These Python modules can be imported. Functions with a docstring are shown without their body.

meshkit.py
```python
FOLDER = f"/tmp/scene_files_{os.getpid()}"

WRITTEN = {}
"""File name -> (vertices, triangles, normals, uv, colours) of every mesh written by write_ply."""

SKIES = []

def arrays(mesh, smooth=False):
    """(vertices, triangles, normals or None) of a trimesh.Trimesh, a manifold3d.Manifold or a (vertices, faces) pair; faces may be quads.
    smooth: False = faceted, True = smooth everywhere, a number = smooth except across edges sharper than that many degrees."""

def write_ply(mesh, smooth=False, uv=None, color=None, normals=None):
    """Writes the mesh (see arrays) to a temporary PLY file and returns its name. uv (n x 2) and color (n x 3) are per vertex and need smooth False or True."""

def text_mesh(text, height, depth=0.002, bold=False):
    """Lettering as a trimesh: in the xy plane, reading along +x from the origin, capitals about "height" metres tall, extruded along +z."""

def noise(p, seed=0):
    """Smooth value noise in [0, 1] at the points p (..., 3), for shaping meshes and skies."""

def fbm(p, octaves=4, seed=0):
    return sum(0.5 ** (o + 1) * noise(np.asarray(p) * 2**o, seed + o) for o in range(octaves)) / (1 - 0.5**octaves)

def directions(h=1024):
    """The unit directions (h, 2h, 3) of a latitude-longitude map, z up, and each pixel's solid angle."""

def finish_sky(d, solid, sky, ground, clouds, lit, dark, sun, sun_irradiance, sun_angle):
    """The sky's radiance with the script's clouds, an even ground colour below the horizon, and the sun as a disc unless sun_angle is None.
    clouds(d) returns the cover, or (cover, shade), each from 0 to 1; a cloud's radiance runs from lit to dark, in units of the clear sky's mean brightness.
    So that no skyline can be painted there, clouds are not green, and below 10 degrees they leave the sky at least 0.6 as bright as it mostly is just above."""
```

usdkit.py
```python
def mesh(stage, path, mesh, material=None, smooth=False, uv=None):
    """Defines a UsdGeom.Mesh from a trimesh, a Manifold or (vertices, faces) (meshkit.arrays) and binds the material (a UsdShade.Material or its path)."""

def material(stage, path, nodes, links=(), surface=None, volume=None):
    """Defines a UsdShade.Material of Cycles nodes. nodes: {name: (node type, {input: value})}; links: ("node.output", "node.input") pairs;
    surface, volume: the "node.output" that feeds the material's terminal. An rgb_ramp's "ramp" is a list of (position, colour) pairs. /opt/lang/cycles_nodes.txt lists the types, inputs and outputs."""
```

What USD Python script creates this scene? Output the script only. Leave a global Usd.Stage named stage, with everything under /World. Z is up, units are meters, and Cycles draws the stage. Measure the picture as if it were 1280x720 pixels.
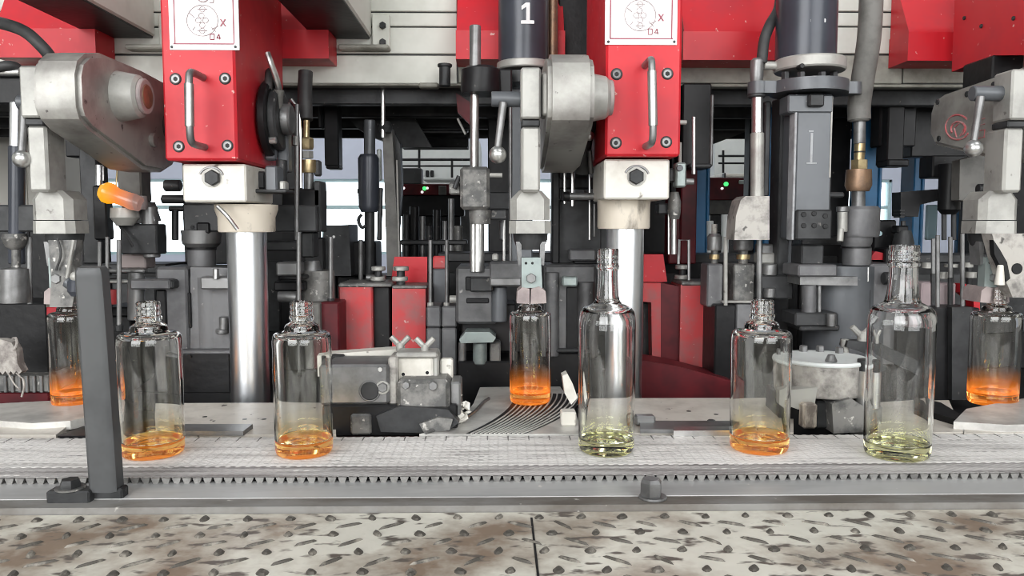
import math, random, numpy as np, trimesh, usdkit, meshkit
from shapely.geometry import Polygon, Point
from shapely import affinity
from pxr import Usd, UsdGeom, UsdLux, UsdShade, Gf, Sdf, Vt
random.seed(7); rng = np.random.default_rng(7)
stage = Usd.Stage.CreateInMemory()
UsdGeom.SetStageUpAxis(stage, UsdGeom.Tokens.z); UsdGeom.SetStageMetersPerUnit(stage, 1.0)
UsdGeom.Xform.Define(stage, '/World'); UsdGeom.Scope.Define(stage, '/World/Looks')

# ---------------------------------------------------------------- camera
ZB = 0.95                                   # top of the conveyor belt
FPX = 1000.0                                # focal length in pixels of a 1280 wide picture
EYE = np.array([0.0, 0.0, ZB + 0.3137])
PITCH, YAW = math.radians(-4.5), math.radians(1.0)
FWD = np.array([math.sin(YAW) * math.cos(PITCH), math.cos(YAW) * math.cos(PITCH), math.sin(PITCH)])
RIGHT = np.array([math.cos(YAW), -math.sin(YAW), 0.0])
UP = np.cross(RIGHT, FWD)
cam = UsdGeom.Camera.Define(stage, '/World/camera')
m = np.eye(4); m[0, :3], m[1, :3], m[2, :3], m[3, :3] = RIGHT, UP, -FWD, EYE
cam.AddTransformOp().Set(Gf.Matrix4d(*m.ravel().tolist()))
cam.CreateHorizontalApertureAttr(36.0); cam.CreateVerticalApertureAttr(20.25)
cam.CreateFocalLengthAttr(36.0 * FPX / 1280); cam.CreateClippingRangeAttr(Gf.Vec2f(0.05, 200))
cam.CreateExposureAttr(-1.38)

# ---------------------------------------------------------------- light: overcast sky outside, daylight through the windows behind the viewer, high-bay lamps
dome = UsdLux.DomeLight.Define(stage, '/World/sky'); dome.CreateIntensityAttr(2.6); dome.CreateColorAttr(Gf.Vec3f(0.93, 0.97, 1.0))
def rect_light(name, pos, to, w, h, power, col=(1, 1, 1)):
    l = UsdLux.RectLight.Define(stage, '/World/' + name)
    d = np.array(to, float) - np.array(pos, float); d /= np.linalg.norm(d)
    ref = np.array([0, 0, 1.0]) if abs(d[2]) < .95 else np.array([0, 1.0, 0])
    r = np.cross(d, ref); r /= np.linalg.norm(r); u = np.cross(r, d)
    mm = np.eye(4); mm[0, :3], mm[1, :3], mm[2, :3], mm[3, :3] = r, u, -d, pos
    l.AddTransformOp().Set(Gf.Matrix4d(*mm.ravel().tolist()))
    l.CreateWidthAttr(w); l.CreateHeightAttr(h); l.CreateIntensityAttr(power); l.CreateColorAttr(Gf.Vec3f(*col))
for i, x in enumerate((-3.1, 3.1)):          # the tall windows of the hall wall behind the viewer
    rect_light('window_daylight_%d' % i, (x, -4.6, 2.9), (x, 0, 2.5), 4.8, 3.6, 16.0 if x < 0 else 9.0, (1.0, .99, .97))
for i, (x, y) in enumerate(((-3, -1.2), (3, -1.2), (-3.5, 5.5), (3.5, 5.5), (0, 8.2))):   # high-bay lamps under the roof
    rect_light('high_bay_light_%d' % i, (x, y, 6.2), (x, y, 0), 3.2, .7, 26.0, (1, .99, .97))

# ---------------------------------------------------------------- pixel -> place, and shapes
def ray(px, py): return FWD + (px - 640) / FPX * RIGHT + (360 - py) / FPX * UP
def W(px, py, Y):
    d = ray(px, py); return EYE + d * (Y / d[1])
def G(px, py, z=ZB):
    d = ray(px, py); return EYE + d * ((z - EYE[2]) / d[2])
def sc(px, Y):                              # metres per pixel at depth Y
    return float((W(px, 300, Y) - EYE) @ FWD) / FPX
def zat(py, Y): return W(640, py, Y)[2]
def xat(px, Y): return W(px, 300, Y)[0]
_s = np.array([(sx, sy, sz) for sx in (0, 1) for sy in (0, 1) for sz in (0, 1)], float)
def _boxpts(lo, hi, c):
    out = []
    for s in _s:
        p = lo + s * (hi - lo); n = np.where(s > 0, -1, 1)
        for k in range(3):
            q = p + n * c; q[k] = p[k]; out.append(q)
    return np.array(out)
_bf = trimesh.convex.convex_hull(_boxpts(np.zeros(3), np.ones(3), .2))
_map = [int(np.argmin(np.linalg.norm(_boxpts(np.zeros(3), np.ones(3), .2) - v, axis=1))) for v in _bf.vertices]
_BF = np.array(_map)[_bf.faces]
def cbox(x0, x1, y0, y1, z0, z1, c=.003):
    lo, hi = np.minimum([x0, y0, z0], [x1, y1, z1]).astype(float), np.maximum([x0, y0, z0], [x1, y1, z1]).astype(float)
    c = min(c, .3 * float((hi - lo).min()))
    return (_boxpts(lo, hi, c), _BF.copy())
def B(x0, y0, x1, y1, Y, dep, c=.003):      # box whose front, at depth Y, spans these pixels
    xm, ym = (x0 + x1) / 2, (y0 + y1) / 2
    return cbox(W(x0, ym, Y)[0], W(x1, ym, Y)[0], Y, Y + dep, W(xm, y1, Y)[2], W(xm, y0, Y)[2], c)
def lathe(prof, seg=28, center=(0, 0), kx=1.0, closed=False):
    prof = np.array(prof, float); a = np.arange(seg) / seg * 2 * math.pi
    if not closed:
        if prof[0, 0] > 1e-6: prof = np.vstack([[0, prof[0, 1]], prof])
        if prof[-1, 0] > 1e-6: prof = np.vstack([prof, [0, prof[-1, 1]]])
    n = len(prof)
    v = np.stack([prof[:, None, 0] * np.cos(a) * kx + center[0], prof[:, None, 0] * np.sin(a) + center[1], np.repeat(prof[:, None, 1], seg, 1)], -1).reshape(-1, 3)
    f = []
    for i in range(n if closed else n - 1):
        j = (i + 1) % n
        for k in range(seg):
            q = (k + 1) % seg
            f += [(i * seg + k, i * seg + q, j * seg + q), (i * seg + k, j * seg + q, j * seg + k)]
    t = trimesh.Trimesh(v, np.array(f), process=False); t.merge_vertices(); t.update_faces(t.nondegenerate_faces())
    if t.volume < 0: t.invert()
    return t
def L(cx, Y, pts, seg=24, kx=1.0):          # upright turned shape: (half width in pixels, pixel row) from the top or the bottom
    s = sc(cx, Y); ym = (pts[0][1] + pts[-1][1]) / 2; X = W(cx, ym, Y)[0]
    pts = sorted(((r * s, W(cx, py, Y)[2]) for r, py in pts), key=lambda p: p[1]) if pts[0][1] < pts[-1][1] and all(a[1] <= b[1] for a, b in zip(pts, pts[1:])) and False else [(r * s, W(cx, py, Y)[2]) for r, py in pts]
    return lathe(pts, seg, (X, Y), kx)
def C(x0, x1, y0, y1, Y, seg=24): return L((x0 + x1) / 2, Y, [((x1 - x0) / 2 - .01, y1), ((x1 - x0) / 2, y1 - .6), ((x1 - x0) / 2, y0 + .6), ((x1 - x0) / 2 - .6, y0)], seg)
def _cyl(p, q, r, seg=20, r2=None, ch=.12):
    p, q = np.array(p, float), np.array(q, float); d = q - p; n = np.linalg.norm(d); r2 = r if r2 is None else r2
    c = min(ch * r, .2 * n)
    t = lathe([(r - c, 0), (r, c), (r2, n - c), (r2 - c, n)], seg)
    t.apply_transform(trimesh.geometry.align_vectors([0, 0, 1], d / n)); t.apply_translation(p); return t
def CX(x0, x1, cy, r, Y, seg=20, r2=None): s = sc((x0 + x1) / 2, Y); return _cyl(W(x0, cy, Y), W(x1, cy, Y) * [1, 1, 0] + [0, 0, W(x0, cy, Y)[2]], r * s, seg, None if r2 is None else r2 * s)
def CY(cx, cy, r, Y0, Y1, seg=20, r2=None):  # axis along the line of depth, seen at (cx, cy) at Y0
    p = W(cx, cy, Y0); q = p.copy(); q[1] = Y1; s = sc(cx, Y0); return _cyl(p, q, r * s, seg, None if r2 is None else r2 * s)
def CA(a, b, r, seg=16, r2=None):            # cylinder between two (px, py, Y)
    s = sc(a[0], a[2]); return _cyl(W(*a), W(*b), r * s, seg, None if r2 is None else r2 * s)
def SPH(cx, cy, r, Y, sub=2):
    t = trimesh.creation.icosphere(sub, r * sc(cx, Y)); t.apply_translation(W(cx, cy, Y)); return t
def smooth_path(P, n=10):
    P = np.array(P, float); Q = np.vstack([2 * P[0] - P[1], P, 2 * P[-1] - P[-2]]); out = []
    for i in range(1, len(Q) - 2):
        for t in np.arange(n) / n:
            a, b, c, d = Q[i - 1], Q[i], Q[i + 1], Q[i + 2]
            out.append(.5 * (2 * b + (c - a) * t + (2 * a - 5 * b + 4 * c - d) * t * t + (3 * b - a - 3 * c + d) * t ** 3))
    out.append(P[-1]); return np.array(out)
def tube(P, r, seg=10, smooth=8):
    P = smooth_path(P, smooth) if smooth and len(P) > 2 else np.array(P, float)
    T = np.gradient(P, axis=0); T /= np.linalg.norm(T, axis=1, keepdims=True)
    ref = np.array([0, 0, 1.0]) if abs(T[0][2]) < .9 else np.array([1.0, 0, 0])
    N = ref - T[0] * (ref @ T[0]); N /= np.linalg.norm(N); v = []
    a = np.arange(seg) / seg * 2 * math.pi
    rs = np.broadcast_to(r, len(P)) if np.ndim(r) == 0 else np.interp(np.linspace(0, 1, len(P)), np.linspace(0, 1, len(r)), r)
    for p, t, rr in zip(P, T, rs):
        N = N - t * (N @ t); N /= np.linalg.norm(N); Bn = np.cross(t, N)
        v.append(p + rr * (np.cos(a)[:, None] * N + np.sin(a)[:, None] * Bn))
    n = len(P); v = np.vstack(v + [P[:1], P[-1:]]); f = []
    for i in range(n - 1):
        for k in range(seg):
            q = (k + 1) % seg; f += [(i * seg + k, i * seg + q, (i + 1) * seg + q), (i * seg + k, (i + 1) * seg + q, (i + 1) * seg + k)]
    for k in range(seg):
        q = (k + 1) % seg; f += [(n * seg, q, k), (n * seg + 1, (n - 1) * seg + k, (n - 1) * seg + q)]
    t = trimesh.Trimesh(v, np.array(f), process=False)
    if t.volume < 0: t.invert()
    return t
def U(pts, r, seg=10, smooth=8): return tube([W(*p) for p in pts], r * sc(pts[0][0], pts[0][2]), seg, smooth)
def extr(poly, d): return trimesh.creation.extrude_polygon(poly, d, engine='earcut')
def P(pts, Y, dep):                          # outline in pixels at depth Y, extruded backwards
    pg = Polygon([(W(a, b, Y)[0], W(a, b, Y)[2]) for a, b in pts]).buffer(0)
    return PXZ(pg, Y, dep)
def PXZ(pg, Y, dep):
    t = extr(pg, dep); v = t.vertices; return _fix(np.stack([v[:, 0], Y + v[:, 2], v[:, 1]], 1), t.faces)
def PYZ(pts, X0, X1):                        # outline in the plane of depth and height, extruded sideways
    t = extr(Polygon(pts).buffer(0), abs(X1 - X0)); v = t.vertices; return _fix(np.stack([min(X0, X1) + v[:, 2], v[:, 0], v[:, 1]], 1), t.faces)
def PXY(pts, z0, z1):                        # plan outline, extruded upwards
    t = extr(pts if isinstance(pts, Polygon) else Polygon(pts).buffer(0), z1 - z0); v = t.vertices; return _fix(np.stack([v[:, 0], v[:, 1], z0 + v[:, 2]], 1), t.faces)
def _fix(v, f):
    t = trimesh.Trimesh(v, f, process=False)
    if t.volume < 0: t.invert()
    return t
def hexy(cx, cy, r, Y0, Y1): return CY(cx, cy, r, Y0, Y1, 6)
def join(*ms):
    return trimesh.util.concatenate([trimesh.Trimesh(*meshkit.arrays(q)[:2], process=False) for q in ms])
def turn(mesh, ang, axis, at):
    t = trimesh.Trimesh(*meshkit.arrays(mesh)[:2], process=False); t.apply_transform(trimesh.transformations.rotation_matrix(math.radians(ang), axis, at)); return t
def text_xz(s, cx, cy, h, Y, bold=False):    # lettering on a face towards the viewer
    t = meshkit.text_mesh(s, h * sc(cx, Y), .0008, bold); v = t.vertices.copy(); c = (v.min(0) + v.max(0)) / 2
    p = W(cx, cy, Y); return _fix(np.stack([v[:, 0] - c[0] + p[0], Y - v[:, 2], v[:, 1] - c[1] + p[2]], 1), t.faces)

# ---------------------------------------------------------------- materials
MATS = {}
def mat(name, nodes, links, surface='p.BSDF'):
    MATS[name] = usdkit.material(stage, '/World/Looks/' + name, nodes, links, surface=surface); return MATS[name]
def paint(name, c1, c2, lo=.45, hi=.65, scale=9, rough=.5, metal=0.0, bump=.15, bscale=60, stretch=(1, 1, 1), c3=None, lo3=.62, hi3=.7, scale3=70, rough2=None, spec=.5, stretch3=(1, 1, 1)):
    """a surface of colour c1, worn or dirty to c2 in patches, with optional specks of c3"""
    n = {'g': ('geometry', {}), 'mp': ('mapping', {'scale': stretch}), 'n': ('noise_texture', {'scale': scale, 'detail': 6, 'roughness': .62}),
         'r': ('rgb_ramp', {'ramp': [(0, c1), (lo, c1), (hi, c2), (1, c2)]}), 'nb': ('noise_texture', {'scale': bscale, 'detail': 4}),
         'b': ('bump', {'strength': bump, 'distance': .002}), 'p': ('principled_bsdf', {'roughness': rough, 'metallic': metal, 'specular_ior_level': spec}),
         'mr': ('map_range', {'from_min': .3, 'from_max': .7, 'to_min': rough, 'to_max': rough if rough2 is None else rough2})}
    l = [('g.position', 'mp.vector'), ('mp.vector', 'n.vector'), ('mp.vector', 'nb.vector'), ('n.fac', 'r.fac'), ('nb.fac', 'b.height'), ('b.normal', 'p.normal'), ('n.fac', 'mr.value'), ('mr.result', 'p.roughness')]
    if c3 is not None:
        n.update({'n3': ('noise_texture', {'scale': scale3, 'detail': 3}), 'r3': ('rgb_ramp', {'ramp': [(0, (0, 0, 0)), (lo3, (0, 0, 0)), (hi3, (1, 1, 1)), (1, (1, 1, 1))]}), 'mx': ('mix_color', {'b': c3}), 'm3': ('mapping', {'scale': stretch3})})
        l += [('g.position', 'm3.vector'), ('m3.vector', 'n3.vector'), ('n3.fac', 'r3.fac'), ('r.color', 'mx.a'), ('r3.color', 'mx.fac'), ('mx.result', 'p.base_color')]
    else: l.append(('r.color', 'p.base_color'))
    return mat(name, n, l)
paint('red_paint', (.56, .016, .026), (.47, .024, .036), rough=.36, rough2=.5, bump=.05, c3=(.68, .38, .35), lo3=.70, hi3=.74, scale3=75, spec=.35)
paint('red_dusty', (.52, .045, .05), (.30, .10, .10), lo=.42, hi=.66, rough=.6, scale=14, c3=(.55, .35, .33), lo3=.68, hi3=.74)
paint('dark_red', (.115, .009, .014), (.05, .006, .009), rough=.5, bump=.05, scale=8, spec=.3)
paint('white_paint', (.66, .64, .585), (.44, .41, .35), rough=.42, scale=9, lo=.5, hi=.74, c3=(.16, .14, .12), lo3=.67, hi3=.74, scale3=42)
paint('stained_cream', (.62, .56, .47), (.12, .10, .085), rough=.5, scale=16, lo=.52, hi=.66, stretch=(1, 1, .4), c3=(.1, .08, .07), lo3=.66, hi3=.72, scale3=50)
paint('beam_white', (.62, .63, .575), (.44, .445, .395), rough=.45, scale=4, lo=.45, hi=.72, bump=.05)
paint('beam_dirty', (.42, .42, .37), (.16, .155, .13), rough=.55, scale=6, lo=.4, hi=.65)
paint('cast_grey', (.40, .395, .37), (.25, .245, .23), rough=.48, metal=.3, scale=12, lo=.45, hi=.68, bump=.25, c3=(.16, .15, .14), lo3=.68, hi3=.74, scale3=50)
paint('link_grey', (.36, .355, .33), (.21, .195, .185), rough=.42, metal=.35, scale=9, lo=.45, hi=.66, bump=.15, c3=(.08, .07, .07), lo3=.68, hi3=.73, scale3=55)
paint('mid_steel', (.24, .24, .24), (.13, .13, .13), rough=.42, metal=.6, scale=14, lo=.45, hi=.65, bump=.2)
paint('mould_grey', (.175, .175, .18), (.095, .095, .10), rough=.5, metal=.35, scale=9, lo=.42, hi=.65, bump=.25, c3=(.30, .29, .28), lo3=.70, hi3=.75, scale3=70)
paint('dark_steel', (.048, .049, .051), (.022, .023, .024), rough=.48, metal=.25, scale=16, lo=.42, hi=.65, bump=.3, c3=(.17, .16, .15), lo3=.69, hi3=.75, spec=.35)
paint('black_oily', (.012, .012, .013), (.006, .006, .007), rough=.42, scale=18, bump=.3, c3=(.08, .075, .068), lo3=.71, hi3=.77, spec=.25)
paint('speckled_steel', (.20, .195, .185), (.09, .09, .088), rough=.5, metal=.3, scale=30, lo=.45, hi=.6, c3=(.52, .50, .47), lo3=.63, hi3=.70, scale3=90, bump=.35)
paint('pale_speckled', (.42, .40, .37), (.17, .16, .15), rough=.55, metal=.2, scale=26, lo=.45, hi=.64, bump=.35, c3=(.08, .075, .07), lo3=.66, hi3=.72, scale3=45)
paint('blue_black', (.045, .05, .064), (.032, .036, .045), rough=.3, metal=.1, scale=6, bump=.06, spec=.4)
paint('slate', (.105, .112, .122), (.075, .08, .087), rough=.4, metal=.2, scale=6, bump=.06, c3=(.25, .25, .25), lo3=.72, hi3=.77)
paint('blue_paint', (.012, .12, .27), (.012, .075, .16), rough=.5, scale=5)
paint('mould_dark', (.125, .125, .128), (.06, .06, .062), rough=.48, metal=.3, scale=12, lo=.42, hi=.62, bump=.3, c3=(.26, .25, .24), lo3=.68, hi3=.74, scale3=60)
paint('rubber', (.028, .028, .029), (.045, .045, .045), rough=.55, scale=30)
paint('hose_grey', (.15, .145, .135), (.10, .098, .09), rough=.6, scale=24)
paint('brass', (.55, .44, .25), (.36, .27, .15), rough=.35, metal=.8, scale=30)
paint('copper_brown', (.30, .19, .12), (.16, .11, .08), rough=.45, metal=.6, scale=25)
paint('bright_steel', (.62, .62, .61), (.45, .45, .44), rough=.28, metal=.9, scale=22, bump=.08)
paint('table_cream', (.66, .62, .56), (.50, .46, .41), rough=.5, metal=.15, scale=10, lo=.45, hi=.62, c3=(.10, .085, .07), lo3=.69, hi3=.73, scale3=45, bump=.15)
paint('plate_steel', (.62, .61, .58), (.42, .41, .39), rough=.42, metal=.35, scale=14, lo=.45, hi=.65, bump=.2)
paint('belt_wire', (.82, .80, .775), (.47, .45, .435), rough=.5, metal=.2, scale=12, lo=.48, hi=.70, stretch=(.5, 6, 1), c3=(.30, .28, .27), lo3=.60, hi3=.70, scale3=60, stretch3=(.18, 4, 1), bump=.3, bscale=160)
paint('belt_edge', (.50, .48, .47), (.22, .205, .20), rough=.5, metal=.25, scale=16, lo=.42, hi=.62, stretch=(.25, 6, 1), c3=(.75, .73, .70), lo3=.62, hi3=.70, scale3=60, stretch3=(.2, 4, 1), bump=.3, bscale=160)
paint('belt_link', (.235, .23, .22), (.13, .125, .12), rough=.5, metal=.4, scale=60)
paint('rail_steel', (.46, .46, .455), (.33, .33, .33), rough=.45, metal=.25, scale=5, lo=.45, hi=.65, stretch=(.6, 3, 1), c3=(.62, .60, .57), lo3=.72, hi3=.76, bump=.08)
paint('rail_dirty', (.22, .215, .205), (.12, .105, .09), rough=.55, metal=.15, scale=7, lo=.42, hi=.6, stretch=(.8, 2, 1), c3=(.50, .48, .44), lo3=.69, hi3=.74, scale3=50, bump=.25)
paint('tread_steel', (.70, .68, .60), (.25, .185, .135), rough=.42, metal=.15, scale=5.5, lo=.45, hi=.63, c3=(.12, .10, .085), lo3=.575, hi3=.66, scale3=46, stretch3=(.7, 1.5, 1), bump=.3)
paint('tread_lug', (.085, .078, .068), (.27, .25, .215), rough=.5, metal=.2, scale=50, lo=.50, hi=.66, spec=.3)
paint('post_grey', (.082, .085, .088), (.055, .057, .06), rough=.5, metal=.2, scale=8, c3=(.55, .55, .55), lo3=.77, hi3=.79, scale3=60, bump=.08)
paint('chrome', (.90, .93, .97), (.84, .87, .91), rough=.30, metal=1.0, scale=4, bump=.0)
paint('placard_white', (.82, .80, .79), (.76, .73, .72), rough=.3, bump=.0)
paint('placard_ink', (.28, .05, .08), (.28, .05, .08), rough=.4, bump=0)
paint('placard_line', (.44, .36, .37), (.44, .36, .37), rough=.4, bump=0)
paint('number_white', (.72, .72, .72), (.55, .55, .56), rough=.5, bump=0)
paint('number_faint', (.34, .35, .365), (.24, .245, .255), rough=.5, bump=0, scale=40)
paint('logo_red', (.50, .10, .11), (.42, .26, .26), rough=.5, bump=0, scale=60)
paint('jaw_mauve', (.36, .30, .29), (.24, .20, .20), rough=.6, metal=.1, scale=25)
paint('teal_grey', (.30, .35, .34), (.20, .23, .225), rough=.45, metal=.4, scale=20)
paint('mauve_plate', (.34, .27, .28), (.26, .21, .215), rough=.55, scale=10)
paint('concrete', (.30, .29, .28), (.22, .215, .205), rough=.7, scale=3)
paint('wall_lilac', (.58, .63, .76), (.54, .58, .70), rough=.7, scale=1.5, bump=0)
paint('wall_cream', (.62, .60, .55), (.58, .56, .51), rough=.7, scale=1.5, bump=0)
paint('roof_grey', (.40, .42, .44), (.36, .38, .40), rough=.7, scale=1.5, bump=0)
paint('frame_aqua', (.45, .62, .66), (.40, .56, .60), rough=.5, bump=0)
paint('rag_cotton', (.40, .375, .345), (.19, .17, .16), rough=.9, scale=40, lo=.42, hi=.6, bump=.6, bscale=150)
paint('cabinet_white', (.66, .69, .68), (.60, .63, .62), rough=.5, bump=0)
def lamp(name, col, s): mat(name, {'e': ('emission', {'color': col, 'strength': s})}, [], 'e.emission')
lamp('led_green', (.1, 1, .25), 3.0); lamp('led_white', (1, .95, .95), 2.5)
mat('window_pane', {'t': ('transparent_bsdf', {'color': (.93, .97, .98)}), 'gl': ('glossy_bsdf', {'roughness': .02, 'color': (1, 1, 1)}), 'f': ('fresnel', {'IOR': 1.3}), 'm': ('mix_closure', {})},
    [('f.fac', 'm.fac'), ('t.BSDF', 'm.closure1'), ('gl.BSDF', 'm.closure2')], 'm.closure')
def glass(name, top, low, zmid, zlow, emis=None, es=0.0, rough=0.0):
    """clear glass whose own colour deepens towards the base; a base fresh from the mould glows"""
    n = {'tc': ('texture_coordinate', {}), 'sx': ('separate_xyz', {}), 'mr': ('map_range', {'from_min': zlow, 'from_max': zmid, 'to_min': 0.0, 'to_max': 1.0, 'clamp': True}),
         'r': ('rgb_ramp', {'ramp': [(0, low), (1, top)]}), 'p': ('principled_bsdf', {'roughness': rough, 'ior': 1.5, 'transmission_weight': 1.0})}
    l = [('tc.object', 'sx.vector'), ('sx.z', 'mr.value'), ('mr.result', 'r.fac'), ('r.color', 'p.base_color')]
    if emis:
        n['er'] = ('rgb_ramp', {'ramp': [(0, tuple(es * c for c in emis)), (.5, tuple(.25 * es * c for c in emis)), (1, (0, 0, 0))]}); n['p'][1]['emission_strength'] = 1.0
        l += [('mr.result', 'er.fac'), ('er.color', 'p.emission_color')]
    mat(name, n, l)
glass('glass_warm', (.985, .99, .97), (.98, .90, .62), .055, .02)
glass('glass_hot', (.985, .98, .96), (1, .66, .30), .062, .02, (1, .30, .05), .6)
glass('glass_clear', (.985, .99, .985), (.95, .96, .80), .06, .02)
glass('base_amber', (1, .72, .25), (1, .50, .10), .022, .0, (1, .26, .02), .45)
glass('base_hot', (1, .60, .2), (1, .40, .08), .022, .0, (1, .28, .03), .9)
glass('base_lime', (.93, .93, .62), (.86, .86, .42), .022, .0)
mat('hot_glass', {'tc': ('texture_coordinate', {}), 'sx': ('separate_xyz', {}), 'mr': ('map_range', {'from_min': 0.0, 'from_max': .075, 'to_min': 0.0, 'to_max': 1.0, 'clamp': True}),
    'r': ('rgb_ramp', {'ramp': [(0, (1.0, .50, .0)), (.3, (1.0, .42, .005)), (.55, (.95, .25, .03)), (.8, (.70, .22, .10)), (1, (.25, .14, .12))]}), 'p': ('principled_bsdf', {'roughness': .25, 'base_color': (.10, .05, .035), 'emission_strength': 2.5})},
    [('tc.object', 'sx.vector'), ('sx.x', 'mr.value'), ('mr.result', 'r.fac'), ('r.color', 'p.emission_color')])

# ---------------------------------------------------------------- things and parts
USED = {}
def uname(parent, name):
    k = (parent, name); n = USED.get(k, -1) + 1; USED[k] = n
    return name if n == 0 else '%s_%03d' % (name, n)
def put(path, mesh, m, smooth=30):
    if isinstance(mesh, tuple): smooth = False
    return usdkit.mesh(stage, path, mesh, MATS[m], smooth=smooth)
def setdata(p, label=None, cat=None, group=None, kind=None):
    for k, v in (('label', label), ('category', cat), ('group', group), ('kind', kind)):
        if v: p.SetCustomDataByKey(k, v)
def arr(mesh, off):
    v, f = meshkit.arrays(mesh)[:2]; return (np.array(v) - off, f)
def thing(name, label, cat, parts, group=None, kind=None, base=None):
    """parts: (name, mesh, material[, label]) ; a name that starts with > is a sub-part of the part before it. One part named = is the thing's own mesh."""
    vs = np.vstack([meshkit.arrays(p[1])[0] for p in parts]); lo, hi = vs.min(0), vs.max(0)
    if base is None: base = np.array([(lo[0] + hi[0]) / 2, (lo[1] + hi[1]) / 2, lo[2]])
    path = '/World/' + uname('/World', name)
    def shape(pp, p):
        flat = isinstance(p[1], tuple); a = arr(p[1], base)
        return usdkit.mesh(stage, pp, a, MATS[p[2]], smooth=False if flat else 32)
    if parts[0][0] == '=':
        x = shape(path, parts[0]); x.AddTranslateOp().Set(Gf.Vec3d(*map(float, base))); rest = parts[1:]
    else:
        x = UsdGeom.Xform.Define(stage, path); x.AddTranslateOp().Set(Gf.Vec3d(*map(float, base))); rest = parts
    setdata(x.GetPrim(), label, cat, group, kind); last = path
    for p in rest:
        sub = p[0][0] == '>'; holder = last if sub else path
        pp = holder + '/' + uname(holder, p[0].lstrip('>'))
        q = shape(pp, p)
        if len(p) > 3: setdata(q.GetPrim(), p[3], kind=p[4] if len(p) > 4 else None)
        if not sub: last = pp
    return path
def dup(src, loc, name, label, group=None, rotz=0):
    s = stage.GetPrimAtPath(src); path = '/World/' + uname('/World', name)
    x = UsdGeom.Xform.Define(stage, path); x.GetPrim().GetReferences().AddInternalReference(src)
    x.ClearXformOpOrder(); ops = x.AddTranslateOp(opSuffix='placed'); ops.Set(Gf.Vec3d(*map(float, loc)))
    if rotz: x.AddRotateZOp(opSuffix='turned').Set(rotz)
    setdata(x.GetPrim(), label, s.GetCustomDataByKey('category'), group or s.GetCustomDataByKey('group')); x.GetPrim().SetInstanceable(True)
    return path
def struct(name, mesh, m, parent=None):
    path = (parent or '/World') + '/' + uname(parent or '/World', name); x = put(path, mesh, m)
    if parent is None: x.GetPrim().SetCustomDataByKey('kind', 'structure')
    return path
# ================================================================ the hall
YW = 10.0
floor = cbox(-9, 9, -4.8, YW + .2, -.2, 0); struct('floor', floor, 'concrete')
struct('ceiling', cbox(-9, 9, -4.8, YW + .2, 6.6, 6.8), 'roof_grey')
struct('wall_left', cbox(-9.2, -9, -4.8, YW + .2, 0, 6.6), 'wall_cream'); struct('wall_right', cbox(9, 9.2, -4.8, YW + .2, 0, 6.6), 'wall_cream')
ZW0, ZW1 = zat(318, YW), zat(224, YW)
wins = [(-330, -120), (20, 250), (386, 548), (572, 700), (905, 1004), (1040, 1113), (1290, 1500)]
wx = [(xat(a, YW), xat(b, YW)) for a, b in wins]
pcs = [cbox(-9, 9, YW, YW + .2, 0, ZW0, 0), cbox(-9, 9, YW, YW + .2, ZW1, 6.6, 0)]
e = [-9] + [q for p in wx for q in p] + [9]
pcs += [cbox(e[2 * i], e[2 * i + 1], YW, YW + .2, ZW0, ZW1, 0) for i in range(len(e) // 2)]
struct('wall_back', join(*pcs), 'wall_lilac')
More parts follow.
